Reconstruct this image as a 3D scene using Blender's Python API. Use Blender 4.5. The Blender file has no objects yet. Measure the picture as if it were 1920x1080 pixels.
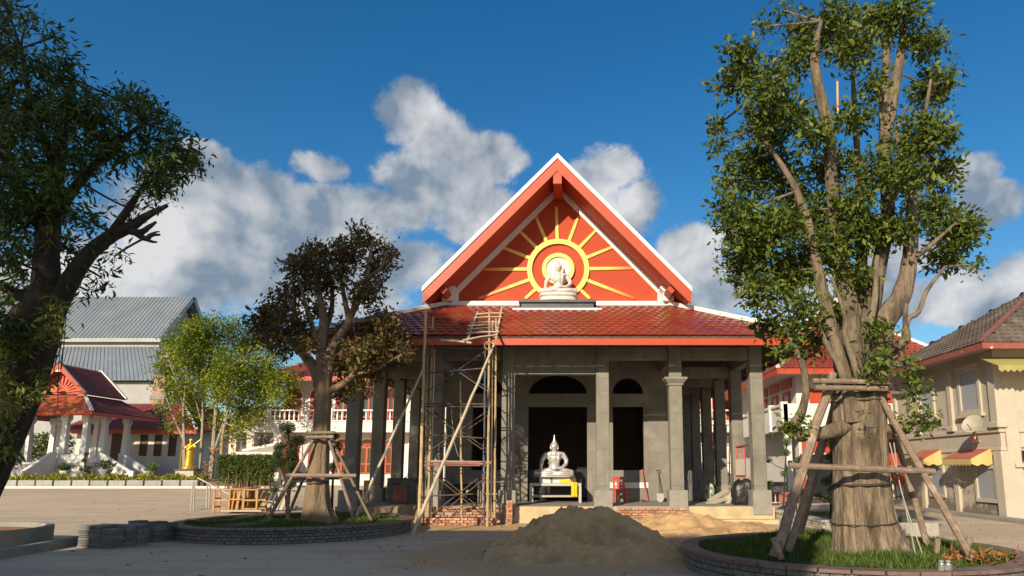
import bpy, bmesh, math, random
import numpy as np
from mathutils import Vector, Matrix, Euler
random.seed(7); rng = np.random.default_rng(11)
R = math.radians
SC = bpy.context.scene
COL = SC.collection
# ------------------------------------------------------------------ camera
EYE, FPX, TILT = 1.73, 1250.0, math.atan(200/1250)
cd = bpy.data.cameras.new('camera'); cam = bpy.data.objects.new('camera', cd); COL.objects.link(cam)
cam.location = (0, 0, EYE); cam.rotation_euler = (R(90)+TILT, 0, 0)
cd.sensor_width = 36; cd.lens = 36*FPX/1920; cd.shift_x = -118/1920; cd.shift_y = 137/1920
cd.clip_start = 0.1; cd.clip_end = 5000
SC.camera = cam
def ray(px, py):
    u = (px-1078)/FPX; v = (677-py)/FPX
    s, c = math.sin(TILT), math.cos(TILT)
    return u, c-v*s, s+v*c
def at(px, py, Y):                       # world point seen at photo pixel (px, py) standing at depth Y
    r = ray(px, py); k = Y/r[1]
    return Vector((r[0]*k, Y, EYE+r[2]*k))
# ------------------------------------------------------------------ sun, sky, exposure
SUN_DIR = Vector((0.43, 1.0, -0.49)).normalized()          # the way the light travels
sl = bpy.data.lights.new('sun', 'SUN'); sl.energy = 5.0; sl.angle = R(0.53); sl.color = (1.0, 0.84, 0.62)
so = bpy.data.objects.new('sun', sl); COL.objects.link(so)
so.rotation_euler = SUN_DIR.to_track_quat('-Z', 'Y').to_euler(); so.location = (-20, -40, 30)
SC.view_settings.view_transform = 'Standard'; SC.view_settings.look = 'None'
SC.view_settings.exposure = 0.32; SC.view_settings.gamma = 1.0
SC.render.engine = 'CYCLES'
SC.cycles.max_bounces = 6; SC.cycles.transparent_max_bounces = 6

world = bpy.data.worlds.new('World'); SC.world = world; world.use_nodes = True
def build_world():
    nt = world.node_tree; N = nt.nodes; L = nt.links; N.clear()
    def nd(t, **k):
        n = N.new(t)
        for a, b in k.items(): setattr(n, a, b)
        return n
    def mth(op, a, b=None, clamp=False):
        n = nd('ShaderNodeMath', operation=op); n.use_clamp = clamp
        for i, q in enumerate((a, b)):
            if q is None: continue
            if isinstance(q, (int, float)): n.inputs[i].default_value = q
            else: L.new(q, n.inputs[i])
        return n.outputs[0]
    out = nd('ShaderNodeOutputWorld'); bg = nd('ShaderNodeBackground'); bg.inputs[1].default_value = 0.078
    sky = nd('ShaderNodeTexSky', sky_type='NISHITA', sun_disc=False)
    d = -SUN_DIR
    sky.sun_elevation = math.asin(d.z); sky.sun_rotation = math.atan2(d.x, d.y)
    sky.altitude = 50; sky.air_density = 1.15; sky.dust_density = 0.7; sky.ozone_density = 3.2
    hs = nd('ShaderNodeHueSaturation'); hs.inputs['Saturation'].default_value = 1.36; hs.inputs['Value'].default_value = 1.25
    L.new(sky.outputs[0], hs.inputs['Color'])
    tc = nd('ShaderNodeTexCoord'); sep = nd('ShaderNodeSeparateXYZ'); L.new(tc.outputs['Generated'], sep.inputs[0])
    x, y, z = sep.outputs
    az = mth('ARCTAN2', x, y); el = mth('ARCSINE', z)
    cmb = nd('ShaderNodeCombineXYZ'); L.new(az, cmb.inputs[0]); L.new(el, cmb.inputs[1])
    p = cmb.outputs[0]
    # cumulus heaps: centre and half size, given by where they stand in the photograph
    heaps = [(770,215,75,65),(830,270,95,70),(910,300,85,55),(810,340,130,70),(965,300,40,30),(720,395,150,50),
             (385,300,50,32),(600,312,60,30),(480,370,190,60),(430,430,240,90),(620,420,170,80),(330,500,190,90),
             (520,520,300,80),(760,500,110,60),(900,400,90,70),
             (1150,320,75,55),(1180,390,70,70),(1100,350,70,60),(1300,470,85,55),(1330,540,110,70),(1240,560,90,50),
             (1825,320,48,30),(1850,385,60,45),(1800,560,130,60),(1900,545,90,60),(1700,480,90,40),
             (190,520,130,70),(60,560,150,70),(1560,560,130,60)]
    extra = [(.9,.85,.5,.2),(-.9,.8,.45,.18),(-2.2,.75,.6,.22),(2.3,.8,.6,.2),(1.6,.55,.4,.15),(-1.5,.5,.5,.15),(-1.2,.3,.4,.12),(-1.9,.22,.5,.16),(-2.6,.35,.4,.13),(1.15,.25,.4,.13),(1.8,.3,.5,.15),(2.5,.25,.45,.14),(3.0,.5,.3,.12)]  # unseen clouds out of frame, enlarged to whiten the ambient light
    cells = []
    for a, b, ra, rb in heaps:
        q = Vector(ray(a, b)).normalized()
        cells.append((math.atan2(q.x, q.y), math.asin(q.z), ra/1430, rb/1430))
    v = None
    for a, e, ra, re in cells+extra:
        s1 = nd('ShaderNodeVectorMath', operation='SUBTRACT'); L.new(p, s1.inputs[0]); s1.inputs[1].default_value = (a, e, 0)
        s2 = nd('ShaderNodeVectorMath', operation='MULTIPLY'); L.new(s1.outputs[0], s2.inputs[0]); s2.inputs[1].default_value = (1/ra, 1/re, 0)
        s3 = nd('ShaderNodeVectorMath', operation='DOT_PRODUCT'); L.new(s2.outputs[0], s3.inputs[0]); L.new(s2.outputs[0], s3.inputs[1])
        w = mth('SUBTRACT', 1.0, s3.outputs['Value'])
        v = w if v is None else mth('MAXIMUM', v, w)
    v = mth('MAXIMUM', v, -1.2)
    def noise(vec, scale, detail, rough, off=(0, 0, 0)):
        mp = nd('ShaderNodeMapping'); mp.inputs['Location'].default_value = off; L.new(vec, mp.inputs[0])
        n = nd('ShaderNodeTexNoise'); n.inputs['Scale'].default_value = scale; n.inputs['Detail'].default_value = detail
        n.inputs['Roughness'].default_value = rough; n.inputs['Distortion'].default_value = 0.25
        L.new(mp.outputs[0], n.inputs['Vector']); return n.outputs[0]
    n1 = noise(p, 8, 14, 0.66); nF = noise(p, 34, 8, 0.65, (1, 4, 2)); nA = noise(p, 7, 4, 0.52); n2 = noise(p, 7, 4, 0.52, (0.035, -0.03, 0)); n3 = noise(p, 3.2, 4, .5, (3, 1, 2))
    dens = mth('ADD', mth('MULTIPLY', v, 0.6), mth('ADD', mth('MULTIPLY', mth('SUBTRACT', n1, 0.43), 2.1), mth('MULTIPLY', mth('SUBTRACT', nF, 0.5), 0.75)))
    mr = nd('ShaderNodeMapRange', interpolation_type='SMOOTHERSTEP'); L.new(dens, mr.inputs[0])
    mr.inputs[1].default_value = -0.07; mr.inputs[2].default_value = 0.52; mr.inputs[3].default_value = 0; mr.inputs[4].default_value = 0.93
    lit = mth('ADD', mth('ADD', mth('MULTIPLY', mth('SUBTRACT', nA, n2), 3.6), mth('MULTIPLY', mth('SUBTRACT', nF, .5), .55)), mth('MULTIPLY', n3, 1.6))
    lit = mth('SUBTRACT', lit, 0.38, True)
    cr = nd('ShaderNodeMix', data_type='RGBA'); L.new(lit, cr.inputs[0])
    cr.inputs[6].default_value = (2.3, 2.95, 3.75, 1); cr.inputs[7].default_value = (8.0, 7.9, 7.8, 1)
    mx = nd('ShaderNodeMix', data_type='RGBA'); L.new(mr.outputs[0], mx.inputs[0])
    L.new(hs.outputs[0], mx.inputs[6]); L.new(cr.outputs[2], mx.inputs[7])
    L.new(mx.outputs[2], bg.inputs[0]); L.new(bg.outputs[0], out.inputs[0])
build_world()

# ------------------------------------------------------------------ helpers: materials
MATS = {}
def mat(name, c1, c2=None, scale=3.0, rough=0.7, bump=0.0, bscale=30.0, metal=0.0, spec=0.5, stretch=(1, 1, 1), rnd=0.0,
        island=0.0, transl=0.0, detail=6, contrast=(0.3, 0.7), coat=0.0, c3=None, s3=0.5, t3=(0.5, 0.65), local=False):
    m = bpy.data.materials.new(name); m.use_nodes = True; MATS[name] = m
    nt = m.node_tree; N = nt.nodes; L = nt.links
    b = N['Principled BSDF']; b.inputs['Roughness'].default_value = rough; b.inputs['Metallic'].default_value = metal
    b.inputs['Specular IOR Level'].default_value = spec; b.inputs['Coat Weight'].default_value = coat
    if local: src = N.new('ShaderNodeTexCoord').outputs['Object']
    else: src = N.new('ShaderNodeNewGeometry').outputs['Position']
    mp = N.new('ShaderNodeMapping'); mp.inputs['Scale'].default_value = stretch; L.new(src, mp.inputs[0])
    def noise(sc, det, off=0.0):
        n = N.new('ShaderNodeTexNoise'); n.inputs['Scale'].default_value = sc; n.inputs['Detail'].default_value = det
        n.inputs['Roughness'].default_value = 0.62; L.new(mp.outputs[0], n.inputs['Vector']); return n.outputs[0]
    def ramp(f, lo, hi):
        r = N.new('ShaderNodeMapRange'); L.new(f, r.inputs[0]); r.inputs[1].default_value = lo; r.inputs[2].default_value = hi; return r.outputs[0]
    def mix(f, a, bb):
        x = N.new('ShaderNodeMix'); x.data_type = 'RGBA'
        if isinstance(f, float): x.inputs[0].default_value = f
        else: L.new(f, x.inputs[0])
        for i, q in ((6, a), (7, bb)):
            if isinstance(q, tuple): x.inputs[i].default_value = (*q, 1)
            else: L.new(q, x.inputs[i])
        return x.outputs[2]
    col = mix(ramp(noise(scale, detail), *contrast), c1, c2 or c1)
    if c3: col = mix(ramp(noise(s3, 8), *t3), col, c3)
    if rnd or island:
        hsv = N.new('ShaderNodeHueSaturation'); L.new(col, hsv.inputs['Color'])
        rn = N.new('ShaderNodeObjectInfo').outputs['Random'] if rnd else N.new('ShaderNodeNewGeometry').outputs['Random Per Island']
        k = rnd or island
        r = N.new('ShaderNodeMapRange'); L.new(rn, r.inputs[0]); r.inputs[3].default_value = 1-k; r.inputs[4].default_value = 1+k
        L.new(r.outputs[0], hsv.inputs['Value'])
        if island:
            r2 = N.new('ShaderNodeMapRange'); L.new(rn, r2.inputs[0]); r2.inputs[3].default_value = 0.525; r2.inputs[4].default_value = 0.485
            L.new(r2.outputs[0], hsv.inputs['Hue'])
        col = hsv.outputs[0]
    L.new(col, b.inputs['Base Color'])
    if bump:
        bp = N.new('ShaderNodeBump'); bp.inputs['Strength'].default_value = min(1, bump); bp.inputs['Distance'].default_value = 0.02*max(1, bump)
        L.new(noise(bscale, 8), bp.inputs['Height']); L.new(bp.outputs[0], b.inputs['Normal'])
    if transl:
        tr = N.new('ShaderNodeBsdfTranslucent'); L.new(col, tr.inputs[0])
        ms = N.new('ShaderNodeMixShader'); ms.inputs[0].default_value = transl
        L.new(b.outputs[0], ms.inputs[1]); L.new(tr.outputs[0], ms.inputs[2]); L.new(ms.outputs[0], N['Material Output'].inputs[0])
    return m
def glass(name, col, rough=0.06):
    m = mat(name, col, rough=rough, spec=0.8); return m

concrete_new = mat('raw_concrete', (.175, .165, .14), (.26, .248, .21), 2.2, .85, .35, 25, c3=(.125, .118, .10), s3=.9, t3=(.5, .75))
concrete_cast = mat('cast_concrete', (.22, .21, .182), (.30, .285, .245), 3.0, .85, .4, 40, c3=(.2, .19, .165), s3=1.4, t3=(.52, .8))
plaster_grey = mat('grey_plaster', (.17, .158, .135), (.25, .235, .205), 1.6, .9, .3, 18, c3=(.33, .31, .27), s3=.8, t3=(.55, .8))
interior_dark = mat('dark_render', (.17, .15, .125), (.24, .215, .18), 1.5, .95)
screed = mat('yellow_screed', (.46, .36, .2), (.58, .47, .29), 2.5, .9, .4, 20, c3=(.3, .25, .17), s3=1.1, t3=(.5, .75))
screed_stain = mat('stained_screed', (.34, .22, .12), (.52, .38, .22), 2.0, .9, .4, 20, c3=(.16, .13, .1), s3=1.3, t3=(.45, .7))
floor_con = mat('floor_concrete', (.2, .18, .15), (.3, .27, .225), 2.0, .85, .2, 30)
white_paint = mat('white_paint', (.66, .64, .61), (.74, .72, .69), 1.2, .6, .1, 20, c3=(.62, .6, .55), s3=.7, t3=(.58, .85))
white_wall = mat('white_wall', (.62, .60, .57), (.70, .68, .65), .8, .75, .1, 20, c3=(.6, .58, .53), s3=.5, t3=(.55, .8))
white_shade = mat('warm_white_wall', (.58, .54, .48), (.68, .64, .58), .8, .75, .1, 20)
red_paint = mat('red_paint', (.40, .05, .014), (.45, .06, .018), 1.0, .5, .06, 30, c3=(.40, .046, .013), s3=.6, t3=(.55, .85))
red_wall = mat('red_wall', (.39, .048, .013), (.45, .062, .018), 1.4, .75, .12, 14, c3=(.40, .046, .013), s3=1.0, t3=(.5, .8))
red_dark = mat('red_soffit', (.42, .045, .022), (.5, .055, .026), 1.0, .5)
gold_paint = mat('gold_paint', (.82, .58, .12), (.88, .65, .16), 2.0, .4, .05, 20)
gold_metal = mat('gilded', (.85, .5, .05), (.95, .62, .1), 6, .25, .1, 30, metal=.75)
tile_red = mat('red_roof_tile', (.17, .026, .016), (.24, .036, .02), 1.2, .36, .08, 25, rnd=.16, coat=.12, c3=(.28, .06, .022), s3=.45, t3=(.5, .72))
tile_red_i = mat('red_roof_tile_rows', (.17, .026, .016), (.24, .036, .02), 1.2, .36, .08, 25, island=.16, coat=.12, c3=(.28, .06, .022), s3=.45, t3=(.5, .72))
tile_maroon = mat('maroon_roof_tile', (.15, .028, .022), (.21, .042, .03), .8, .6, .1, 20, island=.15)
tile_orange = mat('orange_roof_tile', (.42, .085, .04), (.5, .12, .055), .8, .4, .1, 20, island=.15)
tile_grey = mat('grey_roof_tile', (.085, .066, .052), (.14, .11, .085), 1.2, .85, .3, 30, island=.2, c3=(.19, .16, .13), s3=.6, t3=(.5, .75))
tile_grey_o = mat('grey_roof_tile_single', (.085, .066, .052), (.14, .11, .085), 1.2, .85, .3, 30, rnd=.2, c3=(.19, .16, .13), s3=.6, t3=(.5, .75))
ridge_white = mat('white_ridge', (.70, .68, .64), (.8, .78, .74), 2, .6, .1, 20)
slate = mat('dark_slate', (.06, .065, .07), (.09, .095, .1), 3, .35, .05, 20)
marble = mat('white_marble', (.52, .49, .47), (.62, .59, .57), 3, .3, .02, 20)
bark_light = mat('pale_bark', (.15, .112, .075), (.31, .245, .17), 9, .95, 7, 7, stretch=(1, 1, .2), contrast=(.38, .62), c3=(.075, .055, .035), s3=4.2, t3=(.52, .64))
bark_limb = mat('grey_limb_bark', (.12, .092, .065), (.235, .185, .13), 9, .95, 5, 9, stretch=(1, 1, .3), contrast=(.38, .62), c3=(.07, .052, .036), s3=4.2, t3=(.52, .64))  # darker copy of the trunk bark: partly own tone, partly painted leaf shade
bark_brown = mat('brown_bark', (.17, .12, .075), (.31, .225, .145), 8, .92, 4, 12, stretch=(1, 1, .2), c3=(.12, .085, .055), s3=4, t3=(.5, .7))
bark_dark = mat('dark_bark', (.022, .016, .012), (.05, .037, .026), 7, .95, 4, 9, stretch=(1, 1, .4))
bark_white = mat('silver_bark', (.24, .205, .16), (.36, .315, .25), 6, .85, .5, 16, stretch=(1, 1, .4))
leaf_green = mat('glossy_leaf', (.07, .105, .014), (.125, .165, .024), 2, .5, spec=.3, island=.5, transl=.25)
leaf_brown = mat('bronze_leaf', (.11, .072, .026), (.115, .115, .03), 1.6, .5, spec=.3, island=.55, transl=.2, c3=(.13, .045, .02), s3=1.8, t3=(.5, .66))
leaf_dark = mat('mango_leaf', (.035, .072, .012), (.065, .11, .018), 1.2, .5, spec=.3, island=.55, transl=.22)
leaf_vine = mat('creeper_leaf', (.13, .15, .022), (.19, .2, .03), 2, .5, island=.5, transl=.35)
leaf_bright = mat('bright_leaf', (.15, .205, .012), (.25, .29, .02), .6, .6, spec=.25, island=.45, transl=.35, c3=(.08, .14, .012), s3=.5, t3=(.5, .65))
leaf_topiary = mat('topiary_leaf', (.03, .06, .015), (.06, .10, .02), 3, .6, island=.4, transl=.15)
leaf_topiary2 = mat('light_topiary_leaf', (.09, .15, .025), (.13, .2, .03), 3, .6, island=.4, transl=.2)
leaf_hedge = mat('hedge_leaf', (.07, .10, .018), (.11, .145, .025), 1.5, .6, island=.45, transl=.25)
leaf_dry = mat('dry_leaf', (.3, .13, .04), (.36, .2, .07), 2, .7, island=.4, transl=.3)
grass_mat = mat('grass', (.06, .11, .016), (.115, .16, .024), 2.5, .6, island=.4, transl=.3)
ground_cover = mat('yellow_green_leaf', (.26, .26, .02), (.33, .34, .035), 1.5, .6, island=.4, transl=.3)
bamboo = mat('bamboo', (.42, .29, .14), (.55, .41, .22), 9, .55, .1, 40, stretch=(1, 1, .3), rnd=.15, c3=(.3, .2, .1), s3=5, t3=(.55, .7))
bamboo_pale = mat('weathered_bamboo', (.42, .35, .26), (.55, .47, .36), 9, .6, .1, 40, rnd=.12)
pole_brown = mat('peeled_pole', (.17, .125, .09), (.29, .22, .16), 12, .85, .5, 40, rnd=.15, c3=(.38, .31, .24), s3=3, t3=(.55, .7))
steel_dark = mat('rusty_steel', (.06, .045, .035), (.13, .085, .06), 12, .7, .2, 60, metal=.2)
steel_blue = mat('blue_steel', (.05, .10, .19), (.085, .15, .25), 9, .6, .1, 60, c3=(.12, .075, .055), s3=4, t3=(.44, .52))
steel_red = mat('red_rusty_steel', (.26, .075, .05), (.36, .13, .09), 9, .6, .1, 60)
brick_mat = mat('orange_brick', (.34, .15, .085), (.46, .235, .145), 7, .9, .5, 45, rnd=.3, c3=(.42, .36, .29), s3=5, t3=(.5, .7))
brick_grey = mat('grey_stone_brick', (.10, .10, .095), (.19, .185, .17), 9, .85, .8, 30, rnd=.16)
brick_pale = mat('pale_stone_brick', (.36, .34, .3), (.5, .47, .42), 6, .85, .4, 45, rnd=.2)
mortar = mat('mortar', (.3, .27, .23), (.4, .36, .31), 8, .95, .4, 40)
mortar_dark = mat('dark_mortar', (.07, .066, .06), (.11, .105, .095), 8, .95, .4, 40)
coping_mat = mat('maroon_coping', (.12, .075, .065), (.19, .13, .115), 6, .6, .2, 40, rnd=.2)
stone_grey = mat('rough_granite', (.26, .25, .23), (.4, .385, .355), 5, .9, .7, 22, rnd=.12)
stone_dark = mat('dark_slab', (.12, .125, .12), (.21, .215, .205), 5, .85, .5, 30, rnd=.25)
wood_warm = mat('varnished_wood', (.33, .16, .05), (.5, .27, .09), 8, .5, .15, 30, rnd=.2)
wood_grey = mat('weathered_wood', (.33, .29, .24), (.45, .4, .34), 9, .85, .3, 30, rnd=.2)
sand_mat = mat('river_sand', (.58, .36, .165), (.70, .47, .24), 5, .95, 2.5, 40, c3=(.42, .255, .12), s3=1.8, t3=(.48, .7))
soil_red = mat('red_soil', (.3, .12, .045), (.42, .2, .08), 4, .95, .6, 30)
soil_brown = mat('brown_soil', (.13, .095, .055), (.2, .15, .09), 4, .95, .6, 30)
cream_wall = mat('stained_cream_plaster', (.43, .38, .31), (.51, .46, .385), 1.3, .85, .15, 20, c3=(.31, .275, .225), s3=.7, t3=(.54, .8))
cream_trim = mat('cream_trim', (.43, .38, .305), (.50, .445, .36), 1.6, .8, .1, 20, c3=(.4, .34, .25), s3=.9, t3=(.55, .8))
mould = mat('mouldy_plaster', (.2, .17, .13), (.42, .37, .29), 2.4, .9, .3, 25, contrast=(.38, .6))
fascia_worn = mat('worn_red_fascia', (.23, .055, .042), (.3, .09, .07), 3, .75, .2, 30, c3=(.6, .5, .45), s3=4, t3=(.62, .68))
pane_dark = glass('dark_pane', (.02, .024, .03))
pane_pale = glass('dusty_pane', (.30, .33, .37), .3)
metal_roof = mat('grey_metal_sheet', (.20, .24, .28), (.26, .30, .34), .35, .42, 0, 20, metal=.3, c3=(.3, .32, .34), s3=.25, t3=(.5, .75))
metal_wall = mat('pale_metal_sheet', (.28, .29, .295), (.36, .365, .365), .6, .55)
awning_yel = mat('yellow_awning', (.5, .39, .14), (.6, .48, .19), 3, .6)
awning_red = mat('faded_red_awning', (.38, .1, .06), (.46, .15, .1), 3, .6)
plastic_red = mat('red_plastic', (.55, .05, .045), (.62, .09, .07), 5, .4)
plastic_black = mat('black_plastic', (.012, .012, .013), (.03, .03, .032), 5, .28, .9, 14)
cloth_yel = mat('saffron_cloth', (.78, .45, .01), (.85, .55, .02), 8, .75, .4, 40)
steel_pale = mat('galvanised', (.42, .4, .37), (.55, .53, .5), 8, .45, .1, 40, metal=.5)
dish_mat = mat('dish_paint', (.34, .31, .25), (.44, .4, .33), 5, .6)
orange_pipe = mat('orange_bracket', (.6, .2, .09), (.66, .26, .13), 5, .6)
door_wood = mat('dark_brown_wood', (.06, .03, .02), (.1, .05, .03), 6, .6)
bag_green = mat('green_bag', (.08, .2, .07), (.5, .45, .4), 8, .6, .2, 30, contrast=(.48, .52))
tarp_black = mat('black_tarpaulin', (.014, .015, .018), (.03, .032, .036), 4, .3, .8, 10)
rope_mat = mat('pale_rope', (.28, .29, .25), (.36, .38, .33), 8, .8)
strap_mat = mat('black_strap', (.03, .028, .025), (.05, .045, .04), 8, .7)
clear_glass = mat('jar_glass', (.75, .78, .8), rough=.05, spec=.8); clear_glass.node_tree.nodes['Principled BSDF'].inputs['Transmission Weight'].default_value = .85

def pour_lines(m, size, dark, amt=.45):      # joints left by each lift of the formwork, and drips under them
    nt = m.node_tree; N = nt.nodes; L = nt.links; b = N['Principled BSDF']; src = b.inputs['Base Color'].links[0].from_socket
    g = N.new('ShaderNodeNewGeometry'); sp = N.new('ShaderNodeSeparateXYZ'); L.new(g.outputs['Position'], sp.inputs[0])
    n = N.new('ShaderNodeTexNoise'); n.inputs['Scale'].default_value = 1.1; n.inputs['Detail'].default_value = 8; L.new(g.outputs['Position'], n.inputs['Vector'])
    k = N.new('ShaderNodeMath'); k.operation = 'MULTIPLY_ADD'; L.new(n.outputs[0], k.inputs[0]); k.inputs[1].default_value = .05; L.new(sp.outputs[2], k.inputs[2])
    w = N.new('ShaderNodeMath'); w.operation = 'PINGPONG'; L.new(k.outputs[0], w.inputs[0]); w.inputs[1].default_value = size/2
    r = N.new('ShaderNodeMapRange'); L.new(w.outputs[0], r.inputs[0]); r.inputs[1].default_value = .004; r.inputs[2].default_value = .03; r.inputs[3].default_value = amt; r.inputs[4].default_value = 0
    mp = N.new('ShaderNodeMapping'); mp.inputs['Scale'].default_value = (9, 9, .5); L.new(g.outputs['Position'], mp.inputs[0])
    d = N.new('ShaderNodeTexNoise'); d.inputs['Scale'].default_value = 1; d.inputs['Detail'].default_value = 6; L.new(mp.outputs[0], d.inputs['Vector'])
    r2 = N.new('ShaderNodeMapRange'); L.new(d.outputs[0], r2.inputs[0]); r2.inputs[1].default_value = .55; r2.inputs[2].default_value = .75; r2.inputs[4].default_value = .4
    mx = N.new('ShaderNodeMath'); mx.operation = 'MAXIMUM'; L.new(r.outputs[0], mx.inputs[0]); L.new(r2.outputs[0], mx.inputs[1])
    x = N.new('ShaderNodeMix'); x.data_type = 'RGBA'; L.new(mx.outputs[0], x.inputs[0]); L.new(src, x.inputs[6]); x.inputs[7].default_value = (*dark, 1); L.new(x.outputs[2], b.inputs['Base Color'])
pour_lines(concrete_new, 1.17, (.10, .095, .08)); pour_lines(plaster_grey, 2.3, (.12, .11, .092), .3)
# ------------------------------------------------------------------ helpers: meshes
class MB:
    def __init__(s): s.v = []; s.f = []
    def add(s, vs, fs):
        k = len(s.v); s.v += [tuple(q) for q in vs]; s.f += [tuple(i+k for i in q) for q in fs]; return s
    def bx(s, x0, x1, y0, y1, z0, z1):
        return s.add([(x0,y0,z0),(x1,y0,z0),(x1,y1,z0),(x0,y1,z0),(x0,y0,z1),(x1,y0,z1),(x1,y1,z1),(x0,y1,z1)],
                     [(0,3,2,1),(4,5,6,7),(0,1,5,4),(1,2,6,5),(2,3,7,6),(3,0,4,7)])
    def box(s, c, d, rot=None):
        M_ = rot.to_matrix() if isinstance(rot, Euler) else (rot or Matrix.Identity(3)); c = Vector(c)
        vs = [c+M_@Vector((sx*d[0]/2, sy*d[1]/2, sz*d[2]/2)) for sz in (-1, 1) for sx, sy in ((-1,-1),(1,-1),(1,1),(-1,1))]
        return s.add(vs, [(0,3,2,1),(4,5,6,7),(0,1,5,4),(1,2,6,5),(2,3,7,6),(3,0,4,7)])
    def beam(s, a, b, w, h, up=(0, 0, 1)):          # rectangular bar from a to b
        a, b = Vector(a), Vector(b); d = (b-a).normalized(); u = Vector(up); x = d.cross(u).normalized(); u = x.cross(d)
        vs = [q+x*sx*w/2+u*su*h/2 for q in (a, b) for sx, su in ((-1,-1),(1,-1),(1,1),(-1,1))]
        return s.add(vs, [(0,3,2,1),(4,5,6,7),(0,1,5,4),(1,2,6,5),(2,3,7,6),(3,0,4,7)])
    def tube(s, pts, rs, n=8, wob=0.0, flute=None):
        pts = [Vector(p) for p in pts]; m = len(pts)
        if not hasattr(rs, '__len__'): rs = [rs]*m
        vs = []; ref = Vector((0.31, 0.95, 0.1)); 
        for i, p in enumerate(pts):
            d = (pts[min(i+1, m-1)]-pts[max(i-1, 0)]).normalized()
            x = d.cross(ref)
            if x.length < .15: x = d.cross(Vector((1, 0, 0)))
            x.normalize(); y = d.cross(x)
            for j in range(n):
                a = 2*math.pi*j/n; r = rs[i]*(1+wob*random.uniform(-1, 1))
                if flute: r *= flute(a, i/(m-1))
                vs.append(p+x*math.cos(a)*r+y*math.sin(a)*r)
        fs = [(i*n+j, i*n+(j+1) % n, (i+1)*n+(j+1) % n, (i+1)*n+j) for i in range(m-1) for j in range(n)]
        fs += [tuple(range(n-1, -1, -1)), tuple((m-1)*n+j for j in range(n))]
        return s.add(vs, fs)
    def lathe(s, prof, c=(0, 0, 0), n=20):
        vs = [(c[0]+r*math.cos(2*math.pi*j/n), c[1]+r*math.sin(2*math.pi*j/n), c[2]+z) for r, z in prof for j in range(n)]
        m = len(prof)
        fs = [(i*n+j, i*n+(j+1) % n, (i+1)*n+(j+1) % n, (i+1)*n+j) for i in range(m-1) for j in range(n)]
        fs += [tuple(range(n-1, -1, -1)), tuple((m-1)*n+j for j in range(n))]
        return s.add(vs, fs)
    def prism(s, poly, axis, a, b):
        n = len(poly)
        def P(p, t): return {'x': (t, p[0], p[1]), 'y': (p[0], t, p[1]), 'z': (p[0], p[1], t)}[axis]
        vs = [P(p, a) for p in poly]+[P(p, b) for p in poly]
        return s.add(vs, [tuple(range(n)), tuple(range(2*n-1, n-1, -1))]+[(i, i+n, (i+1) % n+n, (i+1) % n) for i in range(n)])
    def slab(s, quad, t):                            # thick sheet: polygon in space, thickened by t along its normal (downwards)
        q = [Vector(p) for p in quad]; n = (q[1]-q[0]).cross(q[2]-q[0]).normalized()
        if n.z < 0: n = -n
        m = len(q)
        return s.add(q+[p-n*t for p in q], [tuple(range(m)), tuple(range(2*m-1, m-1, -1))]+[(i, i+m, (i+1) % m+m, (i+1) % m) for i in range(m)])
    def ring(s, c, r0, r1, y0, y1, n=48):            # flat ring facing -y
        vs = [(c[0]+r*math.cos(2*math.pi*j/n), y, c[1]+r*math.sin(2*math.pi*j/n)) for y in (y0, y1) for r in (r0, r1) for j in range(n)]
        fs = []
        for j in range(n):
            k = (j+1) % n
            fs += [(j, k, n+k, n+j), (2*n+j, 3*n+j, 3*n+k, 2*n+k), (n+j, n+k, 3*n+k, 3*n+j), (j, 2*n+j, 2*n+k, k)]
        return s.add(vs, fs)
    def mesh(s, name, m, smooth=False, org=None):
        me = bpy.data.meshes.new(name)
        v = s.v if org is None else [(a-org[0], b-org[1], c-org[2]) for a, b, c in s.v]
        me.from_pydata(v, [], s.f)
        bm = bmesh.new(); bm.from_mesh(me); bmesh.ops.recalc_face_normals(bm, faces=bm.faces); bm.to_mesh(me); bm.free()
        if smooth:
            me.polygons.foreach_set('use_smooth', [True]*len(me.polygons)); me.update()
            try: me.set_sharp_from_angle(angle=R(40))
            except Exception: pass
        me.materials.append(m); return me
    def build(s, name, m, parent=None, smooth=False, bevel=0.0, world=False, label=None):
        org = None
        if world and parent is not None: org = org_of(parent)
        o = bpy.data.objects.new(name, s.mesh(name, m, smooth, org)); COL.objects.link(o)
        if parent is not None: o.parent = parent
        if bevel:
            bv = o.modifiers.new('bevel', 'BEVEL'); bv.width = bevel; bv.segments = 1; bv.limit_method = 'ANGLE'; bv.angle_limit = R(50)
        if label: o['label'] = label
        return o
def org_of(o):
    p = Vector((0, 0, 0))
    while o is not None: p = p+o.location; o = o.parent
    return p
def tag(o, label, cat, group=None):
    o['label'] = label; o['category'] = cat
    if group: o['group'] = group
    return o
def thing(name, label, cat, loc=(0, 0, 0), group=None, rz=0.0):
    o = bpy.data.objects.new(name, None); COL.objects.link(o); o.empty_display_size = .2
    o.location = loc; o.rotation_euler = (0, 0, rz); return tag(o, label, cat, group)
def solo(name, mb, m, label, cat, loc=None, group=None, **k):      # a thing that is one mesh, built in world space, origin at its base
    loc = Vector(loc) if loc is not None else Vector((0, 0, 0))
    mb.v = [(a-loc.x, b-loc.y, c-loc.z) for a, b, c in mb.v]
    o = mb.build(name, m, None, **k); o.location = loc; return tag(o, label, cat, group)
def struct(name, mb, m, **k):
    o = mb.build(name, m, None, **k); o['kind'] = 'structure'; return o
def piece(name, me, parent, loc, rot=(0, 0, 0), scale=None):
    o = bpy.data.objects.new(name, me); COL.objects.link(o); o.parent = parent; o.location = loc
    o.rotation_euler = rot.to_euler() if isinstance(rot, Matrix) else rot
    if scale: o.scale = scale
    return o
def copy_tree(o, parent=None):
    c = o.copy(); COL.objects.link(c); c.parent = parent
    for ch in list(o.children): copy_tree(ch, c)
    return c
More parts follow.
